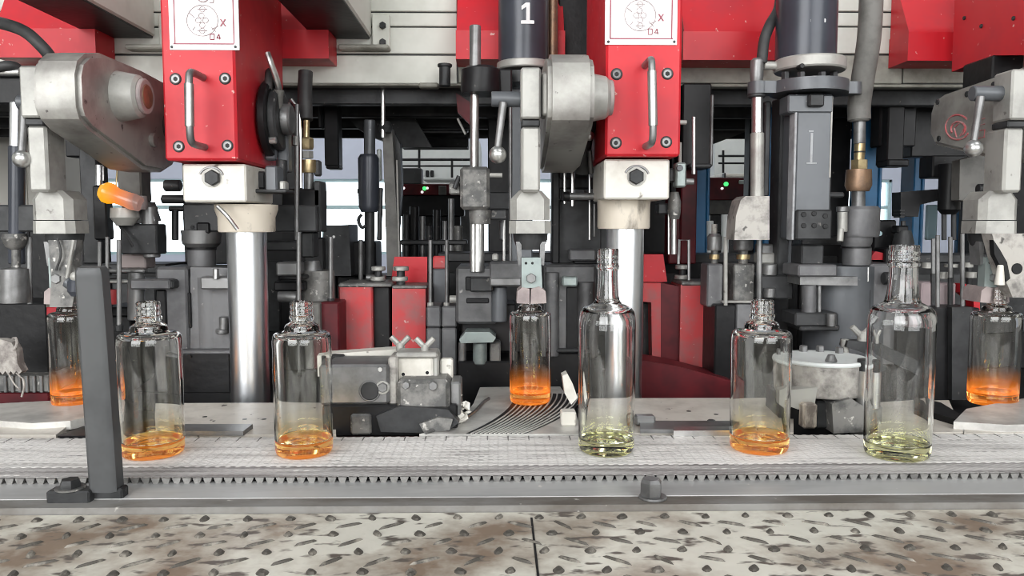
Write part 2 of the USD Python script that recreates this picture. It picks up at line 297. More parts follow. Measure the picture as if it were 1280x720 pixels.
for i, (a, b) in enumerate(wx):
    w = UsdGeom.Xform.Define(stage, '/World/window_%d' % (i + 1)).GetPrim(); w.SetCustomDataByKey('kind', 'structure'); base = str(w.GetPath())
    t = .035; fr = [cbox(a, b, YW + .02, YW + .1, ZW0, ZW0 + t), cbox(a, b, YW + .02, YW + .1, ZW1 - t, ZW1), cbox(a, a + t, YW + .02, YW + .1, ZW0, ZW1), cbox(b - t, b, YW + .02, YW + .1, ZW0, ZW1)]
    put(base + '/window_frame', join(*fr), 'frame_aqua')
    n = max(1, round((b - a) / .62)); zt = zat(259, YW)
    put(base + '/transom', cbox(a + t, b - t, YW + .03, YW + .09, zt - .02, zt + .02), 'frame_aqua')
    for k in range(1, n): x = a + (b - a) * (k - .66 if n > 2 else k) / n; put(base + '/' + uname(base, 'mullion'), cbox(x - .025, x + .025, YW + .03, YW + .09, ZW0 + t, ZW1 - t), 'frame_aqua')
    put(base + '/pane', cbox(a + t, b - t, YW + .055, YW + .061, ZW0 + t, ZW1 - t, 0), 'window_pane')
# the wall behind the viewer, with its openings for daylight
pcs = [cbox(-9, 9, -4.8, -4.65, 0, 1.1, 0), cbox(-9, 9, -4.8, -4.65, 4.7, 6.6, 0)]
e = [-9] + [q for x in (-3.1, 3.1) for q in (x - 2.4, x + 2.4)] + [9]
pcs += [cbox(e[2 * i], e[2 * i + 1], -4.8, -4.65, 1.1, 4.7, 0) for i in range(len(e) // 2)]
struct('wall_front', join(*pcs), 'wall_cream')

# ================================================================ tread plate, rail, belt
yb = G(640, 640, ZB - .02)[1]; zt = ZB - .02
X0, X1 = -1.5, 1.5
parts = [('plate', cbox(X0, X1, .30, yb, zt - .008, zt, .001), 'tread_steel'), ('skirt', cbox(X0, X1, .30, .315, .0, zt - .008), 'dark_steel'), ('seam', cbox(xat(667, .85) - .0012, xat(667, .85) + .0012, .32, yb - .02, zt - .001, zt + .0008, 0), 'black_oily')]
def lug(x, y, ang, l=.026, w=.0085, h=.0026):
    n = 10; a = np.arange(n) / n * 2 * math.pi; ring = np.stack([np.cos(a) * l / 2 * (1 - .12 * np.abs(np.sin(a))), np.sin(a) * w / 2, a * 0], 1)
    v = np.vstack([ring, ring * [.72, .5, 1] + [0, 0, h], [[0, 0, h * 1.1]]]); f = []
    for k in range(n):
        q = (k + 1) % n; f += [(k, q, n + q), (k, n + q, n + k), (n + k, n + q, 2 * n)]
    c, s = math.cos(ang), math.sin(ang); v = v @ np.array([[c, s, 0], [-s, c, 0], [0, 0, 1]]) + [x, y, zt - .0002]
    return trimesh.Trimesh(v, np.array(f), process=False)
far = []
for j in range(12):
    for i in range(-31, 32):
        for kind in (0, 1):
            x = i * .0475 + (j % 2) * .011 + kind * .0235 + rng.normal(0, .0008); y = .892 - j * .0475 - kind * .024 + rng.normal(0, .0008)
            px = 640 + (x / y - math.tan(YAW)) * FPX
            if y < .32 or y > yb - .012 or abs(x) > 1.48: continue
            flip = x > .0
            ang = (math.radians(-70) if kind == 0 else math.radians(38)) * (-1 if flip else 1)
            l, w = (.0165, .0115) if kind == 0 else (.031, .0048)
            if y < .69 or not -40 < px < 1320: far.append(lug(x, y, ang, l, w)); continue
            parts.append(('lug', lug(x, y, ang + rng.normal(0, .13), l * rng.uniform(.8, 1.15), w * rng.uniform(.75, 1.2)), 'tread_lug'))
parts.append(('outer_lugs', join(*far), 'tread_lug', None, 'stuff'))
thing('tread_plate', 'worn pale steel tread plate with raised lugs and brown grime in the front', 'tread plate', parts)
zr = ZB - .0115; ys = G(640, 603, zr)[1]; ym = G(640, 620.5, zr)[1]
thing('conveyor_rail', 'long flat grey steel rail along the front of the conveyor belt', 'rail', [
    ('rail_bar', cbox(X0, X1, ym, ys + .012, zr - .05, zr, .0004), 'rail_steel'), ('flange', cbox(X0, X1, yb + .001, ym + .001, zr - .05, zr - .0009, .0004), 'rail_dirty'),
    ('rail_support', cbox(X0, X1, yb + .002, ys + .010, .0, zr - .05), 'dark_steel')])
bx, by = 818, 612
pb = G(bx, 626, zr - .0009); s = sc(bx, pb[1])
thing('hex_bolt', 'large worn hexagonal bolt head standing on the rail below the middle of the belt', 'bolt', [
    ('washer', lathe([(.0165, pb[2]), (.017, pb[2] + .001), (.016, pb[2] + .003)], 24, (pb[0], pb[1] + .01)), 'mid_steel'),
    ('head', turn(lathe([(.0125, pb[2] + .003), (.0135, pb[2] + .005), (.0135, pb[2] + .020), (.0105, pb[2] + .024)], 6, (pb[0], pb[1] + .01)), 14, [0, 0, 1], [pb[0], pb[1], 0]), 'mid_steel')])
# belt
yf, yk = G(640, 594, ZB - .004)[1], G(640, 545)[1]
gx = np.arange(X0, X1 + .001, .0033); gy = np.linspace(yf, yk, 110)
xx, yy = np.meshgrid(gx, gy); t = np.clip((yf + .045 - yy) / .045, 0, 1)
EDGE = .032; rows = (yy - yf) / .0055; zz = ZB - .0045 * t ** 2 + .0010 * np.abs(np.sin(math.pi * rows + .9 * np.sin(2 * math.pi * xx / .0132))) - .0010
top = np.stack([xx, yy, zz], -1).reshape(-1, 3); nx, ny = len(gx), len(gy); idx = np.arange(nx * ny).reshape(ny, nx)
f = np.concatenate([np.stack([idx[:-1, :-1], idx[:-1, 1:], idx[1:, 1:]], -1).reshape(-1, 3), np.stack([idx[:-1, :-1], idx[1:, 1:], idx[1:, :-1]], -1).reshape(-1, 3)])
cut = gy[(f[:, 0] // nx)] > yf + EDGE
parts = [('woven_surface', trimesh.Trimesh(top, f[cut], process=True), 'belt_wire'), ('woven_edge', trimesh.Trimesh(top, f[~cut], process=True), 'belt_edge'), ('belt_core', cbox(X0, X1, yf + .009, yk, ZB - .016, ZB - .0052, .001), 'black_oily')]
pitch = .01305; x = X0 + .004
while x < X1 - pitch:
    h = rng.normal(0, .0004); z0, z1 = ZB - .0145, ZB - .0046
    pg = Polygon([(x + pitch * .09, z1), (x + pitch * .91, z1), (x + pitch * .90, z1 - .0012), (x + pitch * .68 + h, z0 + .001), (x + pitch * .60 + h, z0), (x + pitch * .40 + h, z0), (x + pitch * .32 + h, z0 + .001), (x + pitch * .10, z1 - .0012)])
    parts.append(('edge_link', PXZ(pg, yf - .003 + abs(h), .008), 'belt_link')); x += pitch
for i in range(98):                                   # cross rods that show at the back edge
    x = X0 + .02 + i * .0305; parts.append(('cross_rod', _cyl((x, yk - .022, ZB - .0012), (x, yk, ZB - .0006), .0012, 6), 'belt_link'))
thing('conveyor_belt', 'whitish woven wire conveyor belt with a toothed front edge carrying the bottles', 'conveyor belt', parts)
thing('conveyor_support', 'dark steel frame below the woven conveyor belt', 'frame', [('=', cbox(X0, X1, yf + .02, yk + .01, 0.0, ZB - .017), 'dark_steel')])

# ---- leaning post at the left
pa, pb2 = W(132, 612, .945), W(113, 334, .925)
ax = (pb2 - pa) / np.linalg.norm(pb2 - pa); prof = []
wv = np.array([1, 0, 0]) - ax * ax[0]; wv /= np.linalg.norm(wv); dv = np.cross(ax, wv)
s = sc(120, .945); hw = 17.5 * s
sec = [(-hw, -.006), (-hw + .004, -.010), (hw - .006, -.010), (hw, -.006), (hw, .012), (-hw, .012)]
H = np.linalg.norm(pb2 - pa); v = []; levels = [0, .25, .5, .75, .96, .985, 1.0]; shr = [1, 1, .985, .96, .93, .90, .80]
for tt, k in zip(levels, shr): v += [pa + ax * H * tt + wv * a * k + dv * -b * (1 if tt < 1 else .8) * -1 for a, b in sec]
n = len(sec); f = []
for i in range(len(levels) - 1):
    for k in range(n): q = (k + 1) % n; f += [(i * n + k, i * n + q, (i + 1) * n + q), (i * n + k, (i + 1) * n + q, (i + 1) * n + k)]
for k in range(1, n - 1): f += [(0, k + 1, k), ((len(levels) - 1) * n, (len(levels) - 1) * n + k, (len(levels) - 1) * n + k + 1)]
post = _fix(np.array(v), np.array(f))
q = G(86, 630, zr - .002); s = sc(86, q[1])
thing('leaning_post', 'dark grey flat steel post leaning in front of the two bottles on the left', 'post', [
    ('bar', post, 'post_grey'), ('foot', cbox(q[0] - 29 * s, q[0] + 26 * s, q[1], q[1] + .022, zr - .003, zr + .013, .002), 'dark_steel'),
    ('bolt', lathe([(.012, zr + .013), (.0125, zr + .018), (.010, zr + .024)], 6, (q[0] - .004, q[1] + .013)), 'dark_steel'),
    ('washer', lathe([(.017, zr + .0125), (.017, zr + .0145)], 20, (q[0] - .004, q[1] + .013)), 'speckled_steel'),
    ('clamp_lug', cbox(q[0] + 20 * s, q[0] + 62 * s, q[1] + .012, q[1] + .03, zr - .003, zr + .012, .002), 'dark_steel')])

# ================================================================ bottles
def short_bottle(name, label, px, py, Y, body_m, base_m, kx=1.0, ky=1.0, group=None, zoff=0.0, sz=1.0):
    base = np.array([W(px, py, Y)[0], Y, ZB + zoff])
    o = [(.0413, .0214), (.0416, .06), (.0418, .10), (.0417, .156), (.0412, .1615), (.0398, .1650), (.0370, .1672), (.033, .1680), (.0256, .1686), (.0246, .1700), (.0243, .1745), (.0228, .1780), (.0195, .1800), (.0166, .1815), (.0158, .1835), (.0175, .1855), (.0178, .1885), (.0160, .1905), (.0155, .1925), (.0162, .1950), (.0162, .1970), (.0153, .1990), (.0152, .2005), (.0158, .2025), (.0158, .2045), (.0152, .2060), (.0154, .2082), (.0146, .2100)]
    i = [(.0114, .2100), (.0108, .2050), (.0108, .1860), (.0130, .1780), (.0215, .1725), (.033, .1648), (.0374, .1605), (.0386, .152), (.0386, .10), (.0384, .06), (.0380, .0214)]
    g = lathe([(r, z * sz) for r, z in o + i], 56, closed=True); g.vertices[:, 0] *= kx; g.vertices[:, 1] *= ky
    b = lathe([(0, .0035), (.024, .0030), (.033, .0006), (.0365, .0), (.0394, .0022), (.0409, .007), (.0412, .0210), (.0388, .0211), (.0374, .0192), (.030, .0160), (.014, .0185), (0, .0198)], 56); b.vertices[:, 0] *= kx; b.vertices[:, 1] *= ky
    for q in (g, b): q.apply_translation(base)
    return thing(name, label, 'bottle', [('glass_body', g, body_m), ('base', b, base_m, 'thick tinted glass base')], group, base=base)
def tall_bottle(name, label, px, py, Y, kx=1.0, ky=1.0, sz=1.0, nk=1.0):
    base = np.array([W(px, py, Y)[0], Y, ZB])
    o = [(.0420, .0204), (.0424, .06), (.0425, .12), (.0425, .178), (.0420, .1875), (.0402, .1945), (.0360, .2000), (.0290, .2032), (.0220, .2058), (.0178, .2095), (.0156, .2170), (.0143, .2330), (.0140, .2440), (.0138, .2520), (.0158, .2545), (.0160, .2580), (.0150, .2600), (.0147, .2620), (.0152, .2640), (.0152, .2655), (.0147, .2675), (.0147, .2690), (.0152, .2710), (.0152, .2725), (.0147, .2745), (.0146, .2800), (.0140, .2815)]
    i = [(.0112, .2815), (.0106, .276), (.0104, .240), (.0118, .219), (.0150, .2060), (.0260, .1992), (.0350, .1940), (.0385, .1840), (.0394, .170), (.0395, .12), (.0394, .06), (.0388, .0204)]
    g = lathe([((r if z < .2045 else .0016 * 0 + r * (1 + (nk - 1) * min(1, (z - .2045) / .006))), z * sz) for r, z in o + i], 64, closed=True)
    b = lathe([(0, .0045), (.022, .0036), (.033, .0008), (.037, .0), (.0402, .0025), (.0416, .008), (.0419, .0200), (.0394, .0201), (.0370, .0172), (.026, .0145), (.012, .0185), (0, .0200)], 64)
    for q in (g, b): q.vertices[:, 0] *= kx; q.vertices[:, 1] *= ky; q.apply_translation(base)
    return thing(name, label, 'bottle', [('glass_body', g, 'glass_clear'), ('base', b, 'base_lime', 'thick yellowish green glass base')], base=base)
def onbelt(px, bottom, r=.0415):
    Y = G(px, bottom)[1] + r; return px, 300, Y
for name, label, px, bot, kx in (('short_bottle', 'short clear bottle with amber base on the belt, right behind the leaning post', 182, 577.5, 1.0), ('short_bottle', 'short clear bottle with amber base, in front of the left chrome column', 375, 576, .95), ('short_bottle', 'short clear bottle with amber base on the belt, between the two tall bottles', 955, 571, .98)):
    short_bottle(name, label, *onbelt(px, bot), 'glass_warm', 'base_amber', kx)
tall_bottle('tall_bottle', 'tall slender-necked clear bottle in front of the right chrome column', *onbelt(760, 573.5, .0425), .92, 1.0, 1.0, 1.06)
tall_bottle('tall_bottle', 'tall slender-necked clear bottle at the right, largest of all bottles', *onbelt(1131, 580, .0425), 1.02, .98, 1.02, 1.28)
YT = 1.385
for label, px, kx, Y in (('small glowing bottle under the left takeout, half hidden by the leaning post', 84, .86, YT), ('small bottle with the strongest orange glow, held by the tongs in the middle', 663, .87, YT), ('small bottle with orange glowing base at the right edge of the picture', 1250, .98, 1.36)):
    b0 = short_bottle('hot_bottle', label, px, 300, Y, 'glass_hot', 'base_hot', kx, .9, None, .0048, .95)
# ================================================================ tables behind the belt
yk2 = yk + .012
def plan(pts, z): return [tuple(G(a, b, z)[:2]) for a, b in pts]
def plate(name, label, pts, ztop, th, m, extra=()):
    thing(name, label, 'plate', [('plate', PXY(plan(pts, ztop), ztop - th, ztop), m)] + list(extra))
plate('side_table', 'stained cream steel plate behind the belt, in front of the left chrome column', [(196, 543.5), (420, 543), (420, 503), (196, 504)], ZB, .02, 'table_cream', [
    ('clamp_bar', PXY(plan([(226, 543), (304, 543), (316, 534), (226, 534)], ZB + .002), ZB, ZB + .007), 'mid_steel'),
    ('hole', lathe([(.004, ZB - .0002), (.004, ZB + .0003)], 14, tuple(G(256, 521)[:2])), 'black_oily'), ('hole', lathe([(.004, ZB - .0002), (.004, ZB + .0003)], 14, tuple(G(306, 524)[:2])), 'black_oily'), ('hole', lathe([(.004, ZB - .0002), (.004, ZB + .0003)], 14, tuple(G(330, 524)[:2])), 'black_oily')])
plate('side_table', 'stained cream steel plate behind the belt, right of the left tall bottle', [(724, 541.5), (992, 540.5), (992, 497), (724, 498)], ZB, .02, 'table_cream', [
    ('guide_strip', PXY(plan([(800, 540), (916, 540), (916, 529), (800, 529)], ZB + .002), ZB, ZB + .006), 'mid_steel'), ('edge_strip', PXY(plan([(842, 540.5), (918, 540), (918, 535), (842, 535.5)], ZB + .006), ZB, ZB + .0085), 'bright_steel'),
    ('stop_block', cbox(xat(798, 1.22), xat(824, 1.22), 1.225, 1.245, ZB, ZB + .016), 'mid_steel'),
    ('bolt', lathe([(.0065, ZB), (.0065, ZB + .006), (.005, ZB + .007)], 6, tuple(G(889, 530)[:2])), 'dark_steel'), ('hole', lathe([(.004, ZB - .0002), (.004, ZB + .0003)], 14, tuple(G(861, 514)[:2])), 'black_oily'), ('hole', lathe([(.004, ZB - .0002), (.004, ZB + .0003)], 14, tuple(G(895, 518)[:2])), 'black_oily')])
# dead plates
zd = ZB + .0015
def arcpts(cx, n=12):
    return [(cx + 66 * (1 - math.cos(t)) * -1 * .98, 499 + 44 * math.sin(t)) for t in np.linspace(0, math.pi / 2, n)]
ribs = []
for i in range(12):
    cx = 651 + i * 6.5; P3 = []
    for t in np.linspace(0, 1, 12):
        xx_ = cx - 62 * t ** 1.9 * (1 + .012 * i); yy_ = 492 + (542 - 492) * t
        P3.append(G(xx_, yy_, zd + .001))
    ribs.append(('rib', tube(P3, .0014, 8, 3), 'plate_steel'))
left_edge = [(524, 542.5), (556, 534), (580, 521), (592, 504), (600, 484)]
thing('dead_plate', 'pale ribbed dead plate with curved grooves below the middle hanging bottle', 'dead plate', [('plate', PXY(plan(left_edge + [(700, 483), (716, 505), (728, 542.5)], zd), zd - .011, zd), 'plate_steel'), ('groove_bed', PXY(plan([(644 - 62 * t ** 1.9, 492 + 50 * t) for t in np.linspace(0, 1, 10)] + [(728 - 72 * t ** 1.9, 492 + 50 * t) for t in np.linspace(1, 0, 10)], zd + .0004), zd - .001, zd + .0004), 'black_oily')] + ribs + [
    ('guide_lip', tube([G(a, b, zd + .002) for a, b in [(532, 541), (566, 530), (590, 517), (604, 503), (611, 498)]], .0028, 8), 'mid_steel')])
sb = G(712, 503, zd)
thing('stop_block', 'white slanted guide block at the right edge of the ribbed dead plate', 'guide block', [('guide_finger', P([(703, 470), (709, 467), (716, 480), (722, 497), (714, 506), (706, 492)], 1.345, .03), 'white_paint'), ('cube', cbox(xat(703, 1.22), xat(722, 1.22), 1.222, 1.25, zd, zd + .022, .002), 'white_paint')])
plate('dead_plate', 'pale thick dead plate with a rounded corner at the left edge, under the hanging bottle', [(-70, 521), (-70, 508), (42, 502), (98, 499), (122, 506), (118, 520), (88, 526), (40, 529)], zd + .006, .014, 'plate_steel')
plate('lower_plate', 'flat pale plate lying between the left dead plate and the belt', [(-90, 543.5), (-90, 526), (86, 531), (70, 543.5)], ZB - .002, .015, 'table_cream')
thing('slot_cover', 'black flat cover in the gap behind the leaning post', 'cover', [('=', PXY(plan([(72, 543), (104, 531), (140, 531), (192, 534), (192, 543)], ZB), ZB - .02, ZB - .002), 'black_oily')])
plate('dead_plate', 'pale chamfered dead plate at the right edge, under the right hanging bottle', [(1192, 527), (1208, 511), (1300, 494), (1390, 498), (1390, 528), (1258, 531)], zd + .010, .022, 'plate_steel')
plate('side_table', 'dusty grey plate between the right tall bottle and the right dead plate', [(1090, 541), (1204, 540), (1186, 500), (1090, 502)], ZB, .02, 'table_cream', [('guide_bar', PXY(plan([(1150, 500), (1176, 506), (1204, 523), (1194, 527), (1150, 514)], ZB + .006), ZB, ZB + .010), 'black_oily')])
plate('lower_plate', 'flat pale plate at the right edge in front of the chamfered dead plate', [(1205, 541), (1207, 533), (1400, 533), (1400, 541)], ZB, .018, 'table_cream')
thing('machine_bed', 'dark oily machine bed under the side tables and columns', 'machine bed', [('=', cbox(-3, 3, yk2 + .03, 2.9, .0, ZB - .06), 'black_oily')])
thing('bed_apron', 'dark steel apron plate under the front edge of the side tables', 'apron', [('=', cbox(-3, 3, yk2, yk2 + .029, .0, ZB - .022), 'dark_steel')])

# ================================================================ pusher mechanisms on the table
Yp = 1.215
def wing_nut(cx, cy, Y, r=12):
    return [('wing_nut', join(CA((cx, cy + r * .9, Y), (cx, cy, Y), r * .42, 12), CA((cx - r * .2, cy + 2, Y), (cx - r * .95, cy - r * .6, Y), r * .30, 8), CA((cx + r * .2, cy + 2, Y), (cx + r * .95, cy - r * .6, Y), r * .30, 8)), 'cast_grey')]
thing('pusher_unit', 'oily grey pusher unit with two wing nuts, left of the ribbed plate', 'pusher mechanism', [
    ('base', B(410, 506, 572, 546, Yp + .0, .13), 'black_oily'), ('foot_block', B(438, 518, 464, 544, Yp - .006, .03), 'speckled_steel'),
    ('gearbox', B(404, 456, 486, 506, Yp, .09, .004), 'mid_steel'), ('>bore', CY(462, 489, 12, Yp - .003, Yp + .03, 24), 'dark_steel'), ('>collar', lathe([(0.0, 0), (0.001, 0)], 8) if False else CY(462, 489, 14.5, Yp - .0015, Yp + .02, 24), 'mid_steel'),
    ('bolt', hexy(478, 485, 6.5, Yp - .008, Yp + .02), 'mid_steel'), ('>washer', CY(478, 485, 9, Yp - .002, Yp + .01), 'cast_grey'), ('bolt', hexy(475, 462, 3.4, Yp - .004, Yp + .02), 'bright_steel'),
    ('upright', B(485, 447, 497, 510, Yp + .01, .06), 'pale_speckled'), ('back_bar', P([(404, 443), (503, 436), (503, 468), (404, 470)], Yp + .092, .035), 'white_paint'), ('>bolt', CA((422, 454, Yp + .085), (422, 443, Yp + .085), 9), 'dark_steel'),
    ('stop_plate', B(495, 447, 541, 478, Yp + .03, .022), 'white_paint'), ('>hole', CY(504, 468, 2.2, Yp + .0295, Yp + .04), 'black_oily'), ('>hole', CY(534, 466, 2.2, Yp + .0295, Yp + .04), 'black_oily'),
    ('ledge', B(494, 441, 547, 448, Yp + .025, .05), 'cast_grey'), ('side_plate', B(541, 445, 548, 476, Yp + .03, .05), 'cast_grey'), ('side_plate', B(550, 449, 566, 477, Yp + .05, .02), 'white_paint'),
    ('clamp_block', B(496, 475, 562, 513, Yp - .005, .075, .006), 'speckled_steel'), ('>bolt', hexy(507, 482, 5, Yp - .011, Yp), 'mid_steel'), ('>bolt', hexy(541, 483, 6, Yp - .011, Yp), 'mid_steel'),
    ('end_block', B(562, 478, 576, 520, Yp + .01, .06), 'mid_steel'), ('lower_arm', P([(470, 520), (500, 508), (560, 512), (574, 528), (556, 542), (476, 540)], Yp - .014, .05), 'dark_steel'), ('lower_arm_cap', P([(524, 530), (548, 522), (566, 524), (562, 538), (530, 541)], Yp - .022, .02), 'speckled_steel')]
    + wing_nut(500, 428, Yp + .08) + wing_nut(531, 430, Yp + .05))
# shards of broken glass at its right end
sh = []
for i in range(46):
    px, py = 575 + rng.normal(0, 5), 527 - abs(rng.normal(0, 12)); p = W(px, py, Yp + .03 + rng.normal(0, .006)); r = rng.uniform(.002, .0055)
    q = trimesh.convex.convex_hull(rng.normal(0, r, (7, 3))); q.apply_translation(p); sh.append(q)
thing('glass_cullet', 'white heap of broken glass chips beside the left pusher unit', 'broken glass', [('=', join(*sh), 'white_paint')], kind='stuff')
# round housing on the right
Yh = 1.30; s = sc(1030, Yh)
cxh, zc = 1028, zat(447, Yh)
Xc = W(cxh, 447, Yh)[0]
def rl(r, z): return (r * s, zc - z * s)
def onrim(ang, r): return (Xc + math.cos(math.radians(ang)) * r * s, Yh + math.sin(math.radians(ang)) * r * s)
hb = [('bolt', lathe([(5.5 * s, zc), (5.5 * s, zc + 7 * s), (4 * s, zc + 8 * s)], 6, onrim(a, 44)), 'mid_steel') for a in (100, 72, 40, 140)] + [('bolt', lathe([(6.5 * s, zc), (7 * s, zc + 2 * s), (4 * s, zc + 9 * s)], 16, onrim(-98, 40)), 'mid_steel')]
thing('round_housing', 'pale round cast housing with a flat lid, between the right short and tall bottles', 'housing', [
    ('lid', lathe([rl(54, 5), rl(55, 3), rl(54, 0)], 48, (Xc, Yh)), 'cabinet_white'), ('drum', lathe([rl(50, 44), rl(52.5, 40), rl(52.5, 5)], 48, (Xc, Yh)), 'pale_speckled'),
    ('bracket', P([(982, 488), (1022, 484), (1018, 508), (998, 512), (982, 506)], Yh - .062, .02), 'cast_grey'), ('plug', CY(1035, 485, 4, Yh - .056, Yh), 'mid_steel'),
    ('leg', B(1004, 505, 1022, 536, Yh - .08, .02), 'stained_cream'), ('leg', B(1020, 502, 1042, 536, Yh - .05, .03), 'dark_steel'), ('pedestal', B(985, 495, 1085, 545, Yh - .03, .10), 'black_oily'), ('gear_case', P([(1040, 505), (1064, 498), (1086, 512), (1084, 540), (1042, 542)], Yh - .075, .04), 'speckled_steel')] + hb)
Yc = 1.245
thing('oil_canister', 'small steel canister with dark cap beside the right tall bottle', 'canister', [('can', C(1071, 1094, 463, 508, Yc), 'bright_steel'), ('cap', C(1072, 1093, 449, 463, Yc), 'dark_steel'), ('foot', B(1066, 507, 1098, 545, Yc - .01, .05), 'speckled_steel')])
Ya = 1.37
thing('swing_lever', 'dark tilted arm with a white wing nut behind the right tall bottle', 'arm', [('arm', P([(1060, 426), (1094, 428), (1160, 452), (1160, 470), (1094, 446), (1058, 434)], Ya, .03), 'dark_steel'), ('pivot', CA((1056, 452, Ya + .015), (1056, 424, Ya + .015), 5), 'cast_grey'), ('spacer', CA((1080, 432, Ya + .01), (1080, 414, Ya + .01), 5), 'cast_grey')] + wing_nut(1077, 416, Ya + .01, 13))
# left edge: rag and dark red trough
Yr = 1.40; rg = []
base_pts = [(-40, 425), (0, 424), (14, 428), (20, 438), (22, 455), (27, 464)]
teeth = [(27 - i * 3.4, 464 + (5 if i % 2 else 0) + rng.normal(0, .8)) for i in range(14)]
thing('frayed_rag', 'dirty white frayed cotton rag with loose threads at the left edge', 'rag', [('cloth', P(base_pts + teeth + [(-40, 470)], Yr, .02), 'rag_cotton'),
    ('thread', U([(17, 438, Yr - .003), (21, 430, Yr - .006), (20, 423, Yr - .004), (16, 423, Yr)], 1.6, 6), 'rag_cotton'), ('thread', U([(10, 466, Yr), (18, 480, Yr - .004), (26, 488, Yr - .004)], .9, 6), 'rag_cotton'), ('thread', U([(29, 474, Yr), (30, 484, Yr - .004), (27, 496, Yr - .004)], 1.4, 6), 'rag_cotton'),
    ('thread', U([(20, 466, Yr + .002), (29, 474, Yr)], 1.0, 6, 0), 'rag_cotton'), ('hook_bar', cbox(xat(-60, Yr), xat(8, Yr), Yr + .008, Yr + .03, zat(440, Yr), zat(430, Yr)), 'dark_steel')])
thing('trough', 'dark red sheet metal trough with a grey ribbed lip at the left edge', 'trough', [('trough_front', B(-60, 490, 62, 525, 1.50, .12), 'dark_red'), ('lip', B(-60, 470, 62, 491, 1.49, .10), 'speckled_steel')] + [('lip_rib', B(4 + i * 9, 470, 8 + i * 9, 491, 1.486, .006, .001), 'mid_steel') for i in range(6)])

# ================================================================ red heads with their blocks, collars and chrome columns
Y1, Y2 = 1.42, 1.735
ZT = 1.80
def head(l, r, top_l, top_r, bot, side, label, hx, hdir, bolts, placard_y, hy):
    xm = (l + r) / 2; body = cbox(xat(l, Y1), xat(r, Y1), Y1, Y2, zat(bot, Y1), ZT, .004)
    P_ = [('body', body, 'red_paint')]
    for (bx_, by_) in bolts:
        P_ += [('bolt', CY(bx_, by_, 5.6, Y1 - .004, Y1 + .01, 20), 'mid_steel'), ('>washer', CY(bx_, by_, 7.4, Y1 - .0016, Y1 + .01, 20), 'dark_steel'), ('>socket', hexy(bx_, by_, 2.9, Y1 - .0046, Y1), 'black_oily')]
    yt, yb_ = hy; yh = Y1 - .075
    d = 281
    a0 = W(hx, yt, Y1); b0 = W(hx + (1 if hdir > 0 else 2), yb_, Y1); o = np.array([0, -.066, 0]); zz = np.array([0, 0, .010])
    P_ += [('handle', tube([a0 + [0, .004, 0], a0 + o * .55, a0 + o * .9 - zz * .3, a0 + o - zz * 2, (a0 + b0) / 2 + o, b0 + o + zz * 2, b0 + o * .9 + zz * .3, b0 + o * .55, b0 + [0, .004, 0]], .0062, 12), 'mid_steel'),
           ('>grip', tube([a0 + o - zz * 2.2, b0 + o + zz * 2.8], .0078, 14, 0), 'bright_steel')]
    pl, pr = l + 1, r - 1.5; py = placard_y
    P_ += [('placard', B(pl, -40, pr, py, Y1 - .002, .003, .0005), 'placard_white', 'white instruction placard')]
    yf_ = Y1 - .0026
    P_ += [('>border', join(B(pl + 6, py - 8.5, pr - 6, py - 7, yf_, .001, 0), B(pl + 6, -36, pl + 7.5, py - 8, yf_, .001, 0), B(pr - 7.5, -36, pr - 6, py - 8, yf_, .001, 0)), 'placard_ink')]
    cx, cy = (pl + pr) / 2 - 1.5, py - 37; ln = []
    s = sc(cx, yf_)
    def ring(cx_, cy_, r_, w_=.9, n=26): return tube([W(cx_ + r_ * math.cos(t), cy_ + r_ * math.sin(t), yf_) for t in np.linspace(0, 2 * math.pi, n)], w_ * .5 * s, 4, 0)
    ln += [ring(cx, cy, 19.5)] + [ring(cx + a, cy + b, 3.4, .8, 14) for a, b in ((0, -14), (0, 13), (-1, -6), (0, 6), (4, 0), (-5, 0))] + [CA((cx + a, cy + b, yf_), (cx + a + c, cy + b + e_, yf_), .5, 4) for a, b, c, e_ in ((-16, -9, 6, 5), (11, 8, 6, 6), (-6, -14, 12, 0), (-6, 13, 12, 0), (12, 11, 8, -4), (-12, 12, 3, -4))]
    ln += [ring(cx + 1, cy - 30, 7, 1.6, 14)] + [CA((cx + 9, cy - 30, yf_), (cx + 14, cy - 30, yf_), .5, 4), CA((cx + 14, cy - 36, yf_), (cx + 14, cy - 22, yf_), .5, 4), CA((cx + 9, cy - 22, yf_), (cx + 14, cy - 22, yf_), .5, 4)]
    P_ += [('>diagram', join(*ln), 'placard_line')]
    P_ += [('>letter', text_xz('X', cx + 26, cy + 3, 8, yf_, True), 'placard_ink'),
           ('>letter', join(*[CA((a + cx, b + cy, yf_), (c + cx, e_ + cy, yf_), .5, 4) for a, b, c, e_ in ((10, 17, 15, 17), (15, 17, 15, 24), (15, 24, 10, 24), (10, 24, 10, 17), (18, 22, 21, 17), (21, 17, 22, 24), (18, 22, 23, 22))]), 'placard_ink')]
    P_ += [('>screw', CY(bx_, by_, 1.7, yf_ - .0005, Y1, 10), 'dark_steel') for bx_, by_ in ((pl + 4, py - 4), (pr - 4, py - 4))]
    return thing('blow_unit', label, 'machine head', P_)
head(204.5 + 5, 293.5 + 6, 204, 293, 201, 362, 'red machine head box with placard and handle, left one, beside the big grey link', 254, -1, ((219, 98.5), (281, 98), (223, 183), (284, 182)), 62.5, (97, 184))
head(755.5, 848.5, 757, 850, 195, 733, 'red machine head box with placard and handle, right one, above the tall bottle', 806, 1, ((771, 92.5), (834.5, 92), (770, 178.5), (833, 177.5)), 56, (82, 183))
